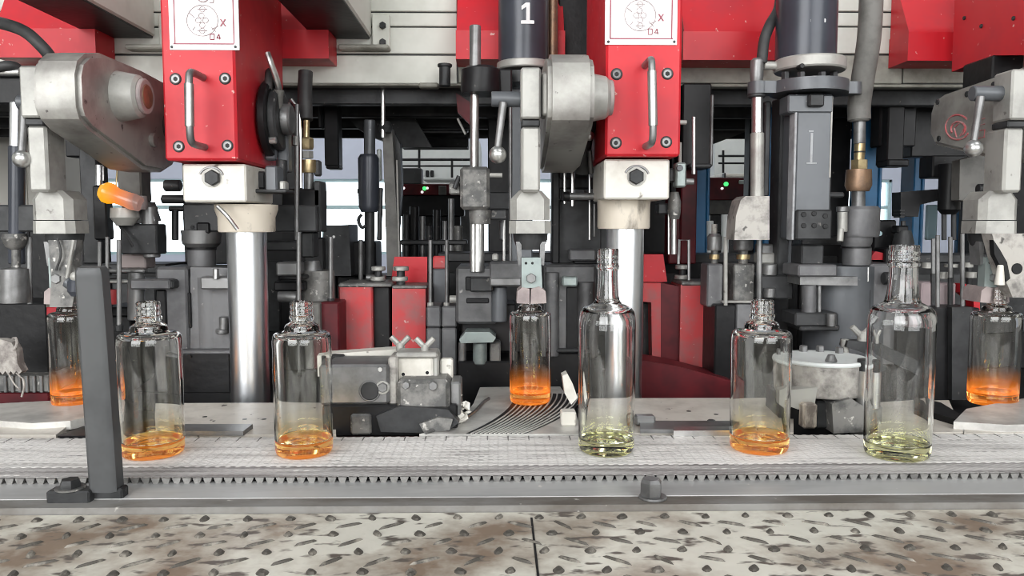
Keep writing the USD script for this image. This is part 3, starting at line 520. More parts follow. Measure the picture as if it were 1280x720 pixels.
def block(l, r, t, b, bolt, label, dep, col):
    Yb = 1.445; x = [('body', B(l, t, r, b, Yb, dep, .003), 'white_paint'), ('bolt', hexy(bolt[0], bolt[1], 10, Yb - .010, Yb), 'dark_steel'), ('>washer', CY(bolt[0], bolt[1], 12, Yb - .002, Yb), 'cast_grey')]
    a = np.linspace(math.radians(200), math.radians(345), 14)
    x += [('wear_mark', tube([W(bolt[0] + 15 * math.cos(t_), bolt[1] + 13 * math.sin(t_), Yb - .0003) for t_ in a], .0022, 6, 0), 'mid_steel')]
    return thing('clamp_block', label, 'clamp block', x)
block(228, 307.5, 205, 252.5, (264, 222), 'white clamp block with a bolt under the left red head', .17, 0)
block(755, 837, 199, 249, (796, 220.5), 'white clamp block with a bolt under the right red head', .17, 0)
Yk = 1.535
thing('chrome_column', 'shiny chrome column rising behind the left side table', 'column', [('rod', L(311.5, Yk, [(24, 545), (24, 288)], 40), 'chrome'), ('collar', L(308.5, Yk, [(33.5, 290), (34.5, 288), (34.5, 272), (38, 262), (38, 256)], 40), 'stained_cream', 'dirty cream collar'), ('pipe', U([(272, 258, Yk - .08), (284, 270, Yk - .085), (297, 287, Yk - .08)], 2.6, 8), 'bright_steel')])
thing('chrome_column', 'shiny chrome column behind the neck of the left tall bottle', 'column', [('rod', L(780, Yk, [(23.5, 545), (23.5, 257)], 40), 'chrome'), ('collar', L(779.5, Yk, [(31.5, 286), (32.5, 284), (32.5, 262), (33, 250)], 40), 'stained_cream', 'dirty cream collar')])
# valve disc on the side of the left head
Xr = W(299.5, 150, Y1)[0]
def sd(Ya_, py, Xo, r, ln, seg=28):
    z = zat(py, Ya_); return _cyl((Xr + Xo, Ya_, z), (Xr + Xo + ln, Ya_, z), r, seg)
thing('side_valve', 'dark round valve with a silver pipe on the side of the left red head', 'valve', [
    ('cover', sd(1.585, 150, .0, .074, .018, 36), 'black_oily'), ('rim', sd(1.585, 150, .012, .060, .02, 36), 'dark_steel'), ('hub', sd(1.585, 150, .03, .03, .02), 'mid_steel'),
    ('bolt', sd(1.54, 128, .012, .007, .018, 8), 'bright_steel'), ('bolt', sd(1.54, 176, .012, .007, .018, 8), 'bright_steel'), ('bolt', sd(1.64, 133, .012, .007, .02, 8), 'bright_steel'),
    ('lever_bar', B(346, 140, 360, 215, 1.60, .03), 'slate'), ('lever_bar', B(330, 148, 343, 200, 1.57, .02), 'slate'),
    ('pipe', U([(334, 66, 1.53), (339, 80, 1.53), (346, 100, 1.54), (349, 118, 1.56), (346, 138, 1.57)], 3.8, 10), 'bright_steel'), ('elbow', CA((349, 112, 1.556), (346, 140, 1.57), 6, 12), 'hose_grey'), ('conduit', U([(335, 112, 1.55), (337, 90, 1.56), (345, 108, 1.58), (352, 120, 1.6)], 5, 10), 'rubber')])
thing('valve_bracket', 'grey pipe bracket below the round valve, right of the left clamp block', 'bracket', [('block', B(331, 207, 346, 239, 1.50, .05), 'slate'), ('nut', B(348, 226, 356, 238, 1.51, .03), 'cast_grey'), ('fitting', B(318, 214, 331, 236, 1.52, .05), 'dark_steel'), ('stem', CA((352, 200, 1.56), (352, 232, 1.56), 7), 'dark_steel'), ('base_plate', B(316, 236, 358, 241, 1.50, .06), 'dark_steel')])

# ================================================================ takeout arms
def takeout(dx, label, link, boss_side, tag_):
    """dx: metres along the machine from the middle arm"""
    def S(mesh):
        v, f = meshkit.arrays(mesh)[:2]; v = np.array(v) + [dx, 0, 0]
        return (v, f) if isinstance(mesh, tuple) else trimesh.Trimesh(v, f, process=False)
    lx, ly = {'A': (19, 6), 'B': (0, 0), 'C': (-9, -9)}[tag_]
    Yu, Yl = 1.305, 1.345; cx = 663; Yc_ = 1.385
    upper = B(651, 84, 676, 148, Yu, .05, .003); band = B(652, 149, 675, 158, Yu + .008, .045, .002)
    lower = B(651.5, 158, 675.5, 240, Yu + .012, .058, .004)
    s = sc(cx, Yl)
    def octo(w0, w1, z0, z1, d=.066):       # squarish bodies with chamfered corners
        X = W(cx, 260, Yl)[0]; pts = []
        for w_, z_ in ((w0, z0), (w1, z1)):
            h = w_ * s; c = h * .32
            for a, b in ((-h + c, 0), (h - c, 0), (h, c), (h, d - c), (h - c, d), (-h + c, d), (-h, d - c), (-h, c)): pts.append((X + a, Yl + b, zat(z_, Yl)))
        return trimesh.convex.convex_hull(np.array(pts))
    ps = [('upper_bar', upper, 'cast_grey'), ('>side_plate', B(677, 90, 688, 144, Yu + .012, .05), 'link_grey'), ('clamp_band', band, 'dark_steel'), ('lower_bar', lower, 'cast_grey'),
        ('shoulder', octo(25, 14, 249, 238), 'cast_grey'), ('barrel', octo(25, 25, 275, 249), 'cast_grey'), ('ring', octo(26.5, 26, 292, 276), 'cast_grey'), ('socket', L(cx, Yc_, [(16, 312), (21, 300), (22, 291)], 24), 'dark_steel'),
        ('axle', CX(614 + (22 if lx > 0 else 0), 653, 124 + ly, 9.5, Yu + .03), 'slate'), ('lever', CA((629 + lx, 128 + ly, Yu + .018), (622 + lx * 1.2, 186 + ly, Yu + .012), 5, 14, 4.2), 'mid_steel'), ('>knob', SPH(622 + lx * 1.2, 193.5 + ly, 11, Yu + .012), 'bright_steel'),
        ('fork', P([(645, 302), (652, 302), (652, 330), (648, 332)], Yc_ - .02, .03), 'mid_steel'), ('fork', P([(675, 302), (682, 302), (680, 332), (675, 330)], Yc_ - .02, .03), 'mid_steel'),
        ('tong_plate', P([(652, 322), (676, 322), (678, 360), (652, 360)], Yc_ - .026, .02), 'teal_grey'), ('>hole', CY(657.5, 329, 1.6, Yc_ - .0275, Yc_), 'black_oily'), ('>hole', CY(665.5, 329, 1.6, Yc_ - .0275, Yc_), 'black_oily'), ('>nut', hexy(664, 348, 6.5, Yc_ - .036, Yc_ - .02), 'mid_steel'),
        ('jaw', P([(646, 379), (647, 364), (653, 359), (662, 361), (662, 380)], Yc_ - .03, .055), 'jaw_mauve'), ('jaw', P([(663, 380), (664, 361), (674, 358), (682, 364), (683, 379)], Yc_ - .03, .055), 'jaw_mauve')]
    ps = [(n_, S(m_), k_) for n_, m_, k_ in ps]
    xl, xr = W(690, 140, 1.265)[0] + dx, W(739, 140, 1.265)[0] + dx
    xa, xb = xl, xr
    c = .008
    ps += [('link', PYZ([(y, zat(p, y)) for y, p in link], xa + .001, xb - .001), 'link_grey')]
    ins = Polygon([(y, zat(p, y)) for y, p in link]).buffer(-.007)
    ps += [('>cover', PYZ(list(ins.exterior.coords)[:-1], xa - .006, xb + .006), 'link_grey')]
    if boss_side:
        zb = zat(122, 1.40)
        ps += [('boss', _cyl((xb, 1.40, zb), (xb + .045, 1.40, zb), .043, 32, .036), 'cast_grey'), ('>end_ring', _cyl((xb + .044, 1.40, zb), (xb + .052, 1.40, zb), .030, 28), 'jaw_mauve'), ('>bore', _cyl((xb + .045, 1.40, zb), (xb + .0535, 1.40, zb), .021, 24), 'copper_brown'),
               ('bolt', _cyl((xb, 1.52, zat(176, 1.52)), (xb + .014, 1.52, zat(176, 1.52)), .013, 12), 'cast_grey')]
    else:
        ps += [('bolt', _cyl((xa - .009, y, zat(p, y)), (xa, y, zat(p, y)), .0055, 10), 'dark_steel') for y, p in ((1.60, 126), (1.59, 172), (1.42, 104), (1.34, 98), (1.36, 186), (1.50, 116))]
    # closing pieces: where the link is carried
    zs = zat(160, 1.60)
    ps += [('pivot_shaft', _cyl((xa + .005, 1.60, zs), (xb + (.032 if boss_side else .07), 1.60, zs), .03, 20), 'dark_steel')]
    if not boss_side: ps += [('carrier', cbox(xb + .008, xb + .07, 1.55, 1.65, zs - .03, zat(88, 1.70) + .004), 'black_oily')]
    if tag_ == 'A':
        ps += [('jaw_casting', P([(60, 300), (96, 300), (92, 330), (96, 352), (90, 384), (62, 384), (64, 350)], 1.352, .02), 'speckled_steel'), ('cable', U([(92, 300, 1.345), (88, 322, 1.342), (84, 346, 1.345)], 2, 8), 'cast_grey'), ('cable', U([(72, 298, 1.346), (76, 318, 1.344), (70, 338, 1.346)], 1.5, 8), 'rubber')]
    if tag_ == 'C':
        ps += [('jaw_casting', P([(1240, 292), (1300, 292), (1300, 372), (1266, 372), (1256, 348), (1248, 322)], 1.325, .03), 'pale_speckled'), ('>bore', CY(1272, 336, 7, 1.323, 1.33), 'black_oily'), ('finger', P([(1242, 300), (1250, 312), (1259, 328), (1263, 348), (1258, 352), (1250, 332), (1243, 318)], 1.315, .012), 'black_oily'), ('nozzle', L(1250, 1.315, [(6, 356), (5.5, 350), (3.5, 332), (2, 331)], 16), 'white_paint')]
    return thing('bottle_takeout', label, 'takeout arm', ps)
linkA = [(1.345, 68), (1.30, 69), (1.276, 78), (1.266, 95), (1.266, 135), (1.275, 150), (1.30, 163), (1.40, 190), (1.49, 212), (1.57, 216), (1.63, 206), (1.65, 185), (1.65, 112), (1.50, 90)]
linkC = [(1.30, 76), (1.34, 80), (1.59, 117), (1.618, 124), (1.63, 140), (1.63, 168), (1.61, 180), (1.40, 200), (1.32, 204), (1.30, 190)]
PA = .8
takeout(0, 'takeout arm with white hanger, in the middle, beside the right red head', linkA, True, 'B')
takeout(-.797, 'takeout arm with a big grey round boss, beside the left red head', linkA, True, 'A')
takeout(.797, 'takeout arm with a red round emblem on its grey link, at the right edge', linkC, False, 'C')
# emblem on the right link, raised print on its left face
xf = W(690, 140, 1.265)[0] + .797 - .0065
def onl(px, py):                               # point of the link's left face seen at a pixel
    d = ray(px, py); t = (xf - EYE[0]) / d[0]; return EYE + d * t
def stroke(pts, r=.0011, sm=0): return tube([onl(*p) for p in pts], r, 5, sm)
em = [stroke([(1197 + 15 * math.cos(t), 159 + 15.5 * math.sin(t)) for t in np.linspace(.5, 5.6, 26)], .0018), stroke([(1198 + 9 * math.cos(t), 161 + 9 * math.sin(t)) for t in np.linspace(2.6, 7.2, 16)], .0022),
      stroke([(1196, 172), (1193, 160), (1199, 154)], .0016), stroke([(1200, 170), (1206, 160)], .0016)]
em += [stroke(p, .0009) for p in ([(1222, 150), (1231, 148)], [(1226, 145), (1225, 158)], [(1221, 157), (1231, 155)], [(1221, 164), (1231, 162)], [(1222, 164), (1223, 174)], [(1231, 162), (1230, 172)], [(1223, 173), (1231, 171)])]
thing('emblem', 'faded red round emblem with lettering on the right grey link', 'emblem', [('=', join(*em), 'logo_red')])
# ================================================================ overhead beam, covers and arms
Yb0 = 1.86; zb0 = zat(106, Yb0); xL, xR = -3.0, 3.0
pn = []
rows_ = [(-60, -20), (-18, 13.5), (15.5, 32), (34, 66.5), (69, 104)]
for a, b in rows_:
    for (u, v_) in ((-900, -540), (-538, -122), (-120, 205), (207, 571), (573, 840), (842, 1128), (1130, 1400), (1402, 1780), (1782, 2150)):
        pn.append(('panel', B(u, a, v_, b, Yb0 - .006, .008, .0015), 'beam_dirty' if a == 69 and u > 500 else 'beam_white'))
ribs2 = [('rib', cbox(xL, xR, y, y + .03, zb0 - .035, zb0 + .005), 'dark_steel') for y in (1.93, 2.15, 2.4, 2.65)]
thing('overhead_beam', 'broad whitish panelled beam across the top of the machine', 'beam', [('box', cbox(xL, xR, Yb0, 2.9, zb0, 2.05), 'dark_steel'), ('lower_edge', cbox(xL, xR, Yb0 - .002, Yb0 + .03, zb0 - .003, zb0 + .004), 'beam_dirty')] + ribs2 + pn)
for i, (a, b, la) in enumerate(((5, 129, 'behind the black hose at the left edge'), (290, 415, 'just right of the left red head'), (571, 705, 'behind the grey vertical rod in the middle'), (850, 975, 'right of the right red head'), (1126, 1250, 'at the right, behind the thick hose'))):
    Yc0 = 1.765; xa, xb = xat(a, Yc0), xat(b, Yc0)
    low = [(Yc0, zat(74, Yc0)), (Yc0, zat(38, Yc0)), (Yb0 - .008, zat(38, Yc0) + .004), (Yb0 - .008, zat(74, Yc0))]
    up = [(Yc0 + .002, zat(38, Yc0)), (Yc0 + .055, zat(-20, Yc0)), (Yc0 + .06, 1.80), (Yb0 - .008, 1.80), (Yb0 - .008, zat(38, Yc0))]
    thing('red_cover', 'red folded cover on the beam ' + la, 'cover', [('lower_face', PYZ(low, xa, xb), 'red_paint'), ('upper_face', PYZ(up, xa + .002, xb - .002), 'red_paint')])
for far, la in ((467, 'right of the left red head'), (200, 'left of the left red head')):
    Xr_ = xat(far, 1.84); w = .13; z0 = zat(46, 1.84)
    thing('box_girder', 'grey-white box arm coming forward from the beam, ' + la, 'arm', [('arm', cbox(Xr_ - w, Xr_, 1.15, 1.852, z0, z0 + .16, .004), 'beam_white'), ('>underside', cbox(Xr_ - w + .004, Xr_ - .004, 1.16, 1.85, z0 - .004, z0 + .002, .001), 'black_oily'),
        ('flange', B(far - 2, 18, far + 20, 61, 1.838, .015, .002), 'beam_white'), ('>bolt', hexy(far + 11, 31, 4.2, 1.828, 1.84), 'dark_steel'), ('>bolt', hexy(far + 11, 52, 4.2, 1.828, 1.84), 'dark_steel'), ('shelf', B(far - 45, 55, far + 19, 61, 1.82, .04), 'beam_dirty')])
# third red head at the right, seen from its side
xr3 = W(1190, 80, 1.70)[0]
thing('blow_unit', 'large red machine head at the top right corner, seen from its side', 'machine head', [('body', PYZ([(1.70, zat(88, 1.70)), (1.56, zat(67, 1.56)), (1.42, zat(66, 1.42)), (1.42, ZT), (1.70, ZT)], xr3, xr3 + .14), 'red_paint')] + [('bolt', _cyl((xr3 - .003, y, z), (xr3 + .004, y, z), .004, 10), 'dark_steel') for y, z in ((1.60, zat(30, 1.6)), (1.50, zat(20, 1.5)), (1.66, zat(20, 1.66)))])
# gusset and stub at beam
thing('pipe_stub', 'dark pipe stub on the front of the white beam, left of the grey rod', 'pipe stub', [('elbow', CA((556, 82, 1.80), (556, 108, 1.80), 7), 'dark_steel'), ('flange', CA((556, 80, 1.80), (556, 84, 1.80), 9), 'dark_steel'), ('plate', B(523, 103, 548, 109, 1.83, .03), 'beam_dirty'), ('stem', CA((556, 92, 1.80), (556, 92, 1.853), 5), 'dark_steel')])

# ================================================================ numbered cylinders
def number(cx, cy, h, Y, m='number_white'): return text_xz('1', cx, cy, h, Y, True)
Yn = 1.72
thing('numbered_cylinder', 'dark cylinder with a white figure 1, left of the right red head', 'cylinder', [('cylinder', L(654.5, Yn, [(31, 82), (31, -90)], 40), 'blue_black'), ('number', number(659.5, 16.5, 24, Yn - 31.0 * sc(654, Yn) - .0004), 'number_white', 'white figure 1'),
    ('flange', L(656, Yn, [(33, 89), (34.5, 87.5), (34.5, 80), (33, 79)], 40), 'cast_grey'), ('lower_flange', L(655, Yn, [(36, 108), (36, 94)], 32), 'dark_steel')] + [('stud', CA((655 + 27 * math.cos(a), 94, Yn + .04 * math.sin(a)), (655 + 27 * math.cos(a), 87, Yn + .04 * math.sin(a)), 3), 'dark_steel') for a in np.linspace(.4, 6.0, 6)])
Yq = 1.62
hexs = []
for a in np.linspace(0.2, 6.1, 8):
    X_, y_ = 1011 + 32 * math.cos(a), Yq + .052 * math.sin(a); hexs.append(('nut', CA((X_, 101, y_), (X_, 90, y_), 5, 6), 'dark_steel'))
thing('numbered_cylinder', 'dark cylinder with a white figure 1, upper right, above the square post', 'cylinder', [('cylinder', L(1009, Yq, [(36, 80), (36, -90)], 44), 'blue_black'), ('number', number(1023, 13, 27, Yq - 34.0 * sc(1010, Yq) - .0008), 'number_white', 'white figure 1'),
    ('flange', L(1012, Yq, [(41, 90), (42.5, 88), (42.5, 77), (41, 75)], 44), 'cast_grey'), ('>plug', CY(1003, 82, 3, Yq - .071, Yq - .05, 10), 'black_oily')] + hexs)
zf0, zf1 = zat(117, Yq), zat(102, Yq)
def disc(px, r): return Point(W(px, 110, Yq)[0], Yq).buffer(r * sc(px, Yq), 16)
from shapely.ops import unary_union
pl_ = unary_union([disc(1011, 46), disc(948, 13), disc(1066, 10), Polygon([(W(948, 110, Yq)[0], Yq - .02), (W(1066, 110, Yq)[0], Yq - .016), (W(1066, 110, Yq)[0], Yq + .02), (W(948, 110, Yq)[0], Yq + .02)])])
thing('square_post', 'slate grey square post with a faint engraved mark under the right numbered cylinder', 'post', [('post', B(994, 118, 1040, 300, Yq - .035, .075, .004), 'slate'), ('>edge_strip', B(992, 118, 995, 300, Yq - .036, .03, .001), 'number_faint'), ('>edge_strip', B(1038, 120, 1040, 222, Yq - .0365, .02, .0005), 'cast_grey'),
    ('flange_plate', _fix(*(lambda t: (np.stack([t.vertices[:, 0], t.vertices[:, 1], zf0 + t.vertices[:, 2]], 1), t.faces))(extr(pl_, zf1 - zf0))), 'slate'), ('>bolt_head', B(1012, 117, 1031, 133, Yq - .05, .02), 'dark_steel'), ('>pad', B(985, 118, 1042, 141, Yq - .038, .05), 'slate'),
    ('mark', join(B(1013, 166, 1016, 203, Yq - .0358, .002, .0003), B(1008, 203, 1021, 205, Yq - .0358, .002, .0003), B(1011, 163, 1017, 165, Yq - .0358, .002, .0003)), 'number_faint', 'faint engraved letter I'),
    ('port_block', B(996, 262, 1040, 300, Yq - .045, .09), 'dark_steel')] + [('>port', CY(a, b, 3.2, Yq - .047, Yq - .03, 12), 'black_oily') for a, b in ((1005, 268), (1018, 267), (1032, 270), (1005, 282), (1018, 282), (1032, 283))])
thing('post_shadow_rail', 'tall dark steel rail left of the square post', 'rail', [('rail', B(974, 120, 993, 345, Yq + .05, .06), 'dark_steel'), ('edge', B(988, 120, 992, 345, Yq + .046, .006, .001), 'slate')])

# ================================================================ mould halves
def bracket(l, t, r, b, Y, dep, m='mould_grey'): return B(l, t, r, b, Y, dep, .003)
Ym = 1.62
def lv(cx, Y, pts, m, seg=24): return L(cx, Y, pts, seg)
thing('mould_holder', 'grey two-door mould holder left of the left chrome column', 'mould holder', [
    ('door', B(196, 334, 236, 492, Ym, .13, .005), 'mould_grey'), ('door', P([(238, 334), (290, 335), (290, 440), (238, 440)], Ym + .004, .12), 'mould_grey'), ('seam', B(235, 366, 238.5, 410, Ym - .001, .05, .001), 'black_oily'), ('door_rounding', L(268, Ym + .055, [(32, 440), (32, 345)], 36), 'mould_grey'),
    ('arm', B(162, 349, 212, 362, Ym - .03, .06), 'mould_grey'), ('>end_cap', B(210, 350, 217, 361, Ym - .026, .05), 'dark_steel'), ('arm', B(250, 346, 292, 362, Ym - .03, .07), 'mid_steel'), ('>pin', CA((270, 349, Ym - .036), (270, 336, Ym - .036), 3.5), 'bright_steel'),
    ('column', CA((170, 400, Ym), (170, 335, Ym), 10), 'mid_steel'), ('hinge_gap', B(195, 362, 208, 415, Ym - .004, .05), 'black_oily'), ('knob', CA((280, 412, Ym - .01), (280, 396, Ym - .01), 6), 'mid_steel'), ('knob', CA((278, 417, Ym - .01), (278, 411, Ym - .01), 8), 'mid_steel'),
    ('foot', B(222, 441, 288, 492, Ym - .02, .12), 'black_oily'), ('>lid', B(222, 438, 290, 443, Ym - .024, .12), 'mould_grey'), ('>screw', CY(237, 446, 2, Ym - .026, Ym, 8), 'black_oily'), ('base', B(150, 490, 292, 545, Ym - .02, .2), 'black_oily')])
thing('valve_stack', 'dark turned valve stack on top of the left mould holder', 'valve', [('cap', L(252, Ym + .06, [(16, 334), (17, 330), (17, 312)], 28), 'mould_grey'), ('>hole', CY(246, 318, 2.4, Ym + .033, Ym + .06, 10), 'black_oily'), ('ring', L(252, Ym + .06, [(18, 312), (18, 309)], 28), 'black_oily'), ('cup', L(252, Ym + .06, [(18, 309), (23, 304), (24, 288)], 28), 'mid_steel'), ('body', B(228, 254, 276, 290, Ym + .03, .07, .004), 'dark_steel'), ('>port', CY(240, 284, 2.6, Ym + .028, Ym + .06, 10), 'black_oily'), ('>plate', B(245, 278, 262, 292, Ym + .026, .02), 'black_oily'),
    ('cross_pipe', CX(203, 232, 249, 5.5, Ym + .06), 'dark_steel'), ('cross_pipe', CX(212, 238, 261, 3.5, Ym + .06), 'dark_steel'), ('neck', CA((219, 300, Ym + .06), (219, 262, Ym + .06), 4), 'dark_steel'), ('elbow', CX(206, 226, 232, 7, Ym + .08), 'dark_steel')])
thing('mould_holder', 'grey mould holder with bracket arms behind the tongs in the middle', 'mould holder', [
    ('body', B(570, 333, 622, 405, Ym, .13, .005), 'mould_dark'), ('recess', B(581, 345, 614, 364, Ym - .002, .05), 'black_oily'), ('recess', B(582, 372, 612, 380, Ym - .002, .05), 'black_oily'), ('arm', B(612, 328, 654, 358, Ym - .05, .07), 'mould_dark'), ('>arm_lip', B(612, 347, 652, 358, Ym - .058, .03), 'mid_steel'), ('link_block', B(587, 347, 616, 365, Ym - .03, .04), 'dark_steel'),
    ('drum', CA((624, 402, Ym), (624, 358, Ym), 10), 'slate'), ('lower_body', B(577, 380, 645, 440, Ym + .03, .1), 'black_oily'), ('table', P([(574, 425), (582, 415), (612, 415), (620, 422), (616, 428), (576, 429)], Ym - .04, .06), 'teal_grey'), ('pillar', CA((600, 455, Ym - .01), (600, 428, Ym - .01), 9), 'teal_grey'), ('side_post', CA((578, 460, Ym), (578, 428, Ym), 5), 'mid_steel'), ('plinth', B(572, 452, 640, 545, Ym - .02, .12), 'black_oily'), ('pedestal', B(612, 428, 626, 455, Ym - .01, .05), 'speckled_steel')])
thing('mould_holder', 'tall grey mould half right of the middle bottle, behind the left tall bottle', 'mould holder', [
    ('body', B(680, 331, 745, 445, Ym, .12, .005), 'mould_dark'), ('fluted_column', CA((690, 445, Ym), (690, 340, Ym), 9), 'mould_dark'), ('fluted_column', CA((732, 445, Ym), (732, 352, Ym), 11), 'mould_dark'), ('bracket', B(703, 346, 722, 358, Ym - .03, .04), 'teal_grey'), ('recess', B(707, 358, 728, 440, Ym - .002, .02), 'black_oily'), ('ledge', B(676, 436, 745, 441, Ym - .012, .05), 'dark_steel'), ('base', B(672, 441, 750, 545, Ym - .005, .2), 'black_oily')])
thing('mould_holder', 'large grey mould holder with a curved front, left of the right tall bottle', 'mould holder', [
    ('door', L(1052, Ym + .07, [(46, 456), (46, 331)], 44), 'slate'), ('door', B(1086, 330, 1122, 456, Ym, .13, .004), 'mould_grey'), ('seam', B(1083.5, 362, 1088, 404, Ym - .004, .03, .001), 'black_oily'), ('seam_pin', CA((1085, 352, Ym - .004), (1085, 334, Ym - .004), 1.5, 8), 'bright_steel'),
    ('arm', B(998, 331, 1047, 346, Ym - .05, .09), 'mould_grey'), ('arm', P([(1000, 346), (1072, 346), (1072, 357), (1000, 356)], Ym - .03, .09), 'mid_steel'), ('column', CA((1011, 394, Ym - .02), (1011, 356, Ym - .02), 9), 'mould_grey'), ('rod', CA((1024, 392, Ym - .02), (1024, 357, Ym - .02), 2.4, 10), 'mid_steel'),
    ('lower_arm', B(994, 391, 1048, 408, Ym - .04, .08), 'dark_steel'), ('>nut', CA((1039, 408, Ym - .045), (1039, 392, Ym - .045), 5.5), 'mid_steel'), ('lower_arm_flange', B(1000, 406, 1050, 414, Ym - .03, .08), 'dark_steel'), ('knob', CX(1104, 1120, 348, 8, Ym - .02), 'dark_steel'), ('neck', B(1002, 306, 1030, 331, Ym - .01, .06), 'dark_steel'), ('base', B(995, 455, 1130, 545, Ym + .02, .2), 'black_oily')])
thing('valve_stack', 'grey and brown valve stack below the thick hose on the right', 'valve', [('foot', L(1071, Ym + .03, [(17, 331), (17, 310)], 28), 'mould_grey'), ('ring', L(1070, Ym + .03, [(18, 310), (18, 308)], 28), 'black_oily'), ('flange', L(1070, Ym + .03, [(17, 308), (19, 302), (19, 296)], 28), 'mould_grey'), ('body', L(1074, Ym + .03, [(23, 296), (24, 292), (24, 262), (21, 258)], 28), 'mould_grey'), ('>port', CY(1080, 279, 2.2, Ym - .002, Ym + .03, 8), 'black_oily'),
    ('tap', CA((1053, 264, Ym), (1053, 290, Ym), 6), 'cast_grey'), ('>spout', CA((1051, 286, Ym - .005), (1050, 302, Ym - .01), 4), 'cast_grey'), ('>cap', CA((1053, 258, Ym), (1053, 265, Ym), 7), 'mid_steel'), ('neck', CA((1073, 259, Ym + .03), (1073, 238, Ym + .03), 8), 'mid_steel'), ('brown_body', L(1073, Ym + .03, [(13, 239), (16, 232), (15, 212)], 24), 'copper_brown'), ('nut', L(1074, Ym + .03, [(10, 212), (10.5, 210), (10.5, 200)], 6), 'brass'), ('nut', L(1074.5, Ym + .03, [(6, 200), (6.5, 192), (6.5, 180), (5.5, 178)], 16), 'brass'), ('>groove', L(1074.5, Ym + .03, [(6.8, 191), (6.8, 189)], 16), 'dark_steel'), ('bracket', B(1024, 240, 1056, 247, Ym, .03), 'dark_steel')])
Yho = 1.60
thing('thick_hose', 'thick grey hose hanging down to the brass fittings on the right', 'hose', [('hose', U([(1090, -60, Yho), (1089, 0, Yho), (1086, 50, Yho + .01), (1079, 95, Yho + .03), (1074, 130, Yho + .05), (1074, 150, Yho + .05)], 14, 18), 'hose_grey'), ('sleeve', CA((1074.5, 150, Ym + .03), (1074.5, 180, Ym + .03), 7), 'mid_steel'), ('clip', CA((1074, 140, Yho + .05), (1074, 152, Yho + .05), 12), 'hose_grey')])
thing('bent_hose', 'black hose bending down beside the right numbered cylinder', 'hose', [('hose', U([(978, -40, 1.66), (974, 8, 1.66), (962, 32, 1.64), (955, 52, 1.63), (952, 80, 1.62)], 6.5, 14), 'rubber')])
thing('lift_shaft', 'bright vertical shaft with a clamp, left of the square post', 'shaft', [('shaft', CA((946.5, 255, Yq), (946.5, 118, Yq), 7), 'bright_steel'), ('>sleeve', CA((946.5, 255, Yq), (946.5, 166, Yq), 8.3), 'link_grey'), ('joint', L(946, Yq, [(7, 102), (8, 96), (8, 76), (5, 73)], 18), 'mid_steel'), ('>nut', CX(955, 972, 82, 5, Yq), 'cast_grey'), ('collar', CA((946, 122, Yq), (946, 116, Yq), 11), 'dark_steel'),
    ('housing', P([(926, 250), (932, 245), (962, 245), (962, 300), (918, 300), (920, 270)], Yq - .02, .06), 'pale_speckled'), ('side_bar', B(955, 126, 963, 246, Yq + .03, .03), 'dark_steel')])
# ================================================================ the left edge
thing('hydraulic_manifold', 'black hydraulic manifold with fittings at the left edge, above the ball lever', 'manifold', [('block', B(-110, 96, 30, 130, 1.46, .10), 'black_oily'), ('cover', B(-60, 85, 24, 97, 1.47, .08), 'dark_steel'), ('fitting', CX(-20, 26, 90, 5, 1.45), 'bright_steel'), ('elbow', U([(-8, 86, 1.44), (8, 82, 1.44), (20, 84, 1.45), (28, 92, 1.46)], 6, 12), 'rubber'), ('stand', B(-110, 128, -62, 376, 1.50, .08), 'black_oily')])
thing('bent_hose', 'black hose curving down over the left red cover', 'hose', [('hose', U([(-60, 14, 1.50), (-6, 27, 1.46), (28, 38, 1.43), (50, 56, 1.42), (64, 74, 1.43), (70, 96, 1.46)], 7, 14), 'rubber')])
thing('guide_rod', 'half chrome half black upright rod at the left edge beside the ball lever', 'rod', [('chrome_end', CA((21, 184, 1.43), (21, 128, 1.43), 8), 'chrome'), ('rod', CA((21, 330, 1.43), (21, 183, 1.43), 9.5), 'blue_black'), ('bracket', B(-40, 256, 44, 290, 1.42, .06), 'dark_steel')])
thing('spindle', 'dusty glass-like spindle fitting at the left edge below the guide rod', 'spindle', [('head', L(19, 1.42, [(6, 312), (11, 308), (15, 298), (13, 292)], 20), 'speckled_steel'), ('neck', CA((20, 336, 1.42), (20, 310, 1.42), 5), 'speckled_steel'), ('cup', L(18, 1.42, [(17, 378), (18, 370), (17, 336), (6, 334)], 20), 'mid_steel'), ('side_rod', CA((37, 380, 1.43), (37, 296, 1.43), 3, 10), 'mid_steel')])
thing('dark_box', 'black box standing at the left edge behind the rag', 'box', [('=', B(-40, 379, 60, 478, 1.53, .12), 'black_oily')])
thing('dark_box', 'black box behind the hanging bottle and the leaning post', 'box', [('body', B(60, 395, 165, 505, 1.66, .12), 'black_oily'), ('lid', B(126, 384, 166, 396, 1.65, .1), 'black_oily')])
thing('red_tag', 'small bright red plate behind the left hanging bottle', 'plate', [('plate', B(58, 384, 78, 397, 1.48, .006, .001), 'red_paint'), ('holder', B(56, 372, 96, 386, 1.485, .03), 'stained_cream'), ('bracket', B(60, 388, 76, 400, 1.487, .18), 'dark_steel')])
thing('tong_clamp', 'dark clamp knuckle with a pale stud between the left tongs and the leaning post', 'clamp', [('knuckle', L(96, 1.33, [(7, 370), (11, 364), (11, 352), (7, 347)], 16), 'blue_black'), ('stud', SPH(95, 346, 7, 1.325), 'cast_grey'), ('bar', CA((83, 352, 1.33), (98, 362, 1.33), 7), 'slate'), ('spring_bar', CA((90, 312, 1.345), (84, 348, 1.345), 2.5), 'cast_grey')])
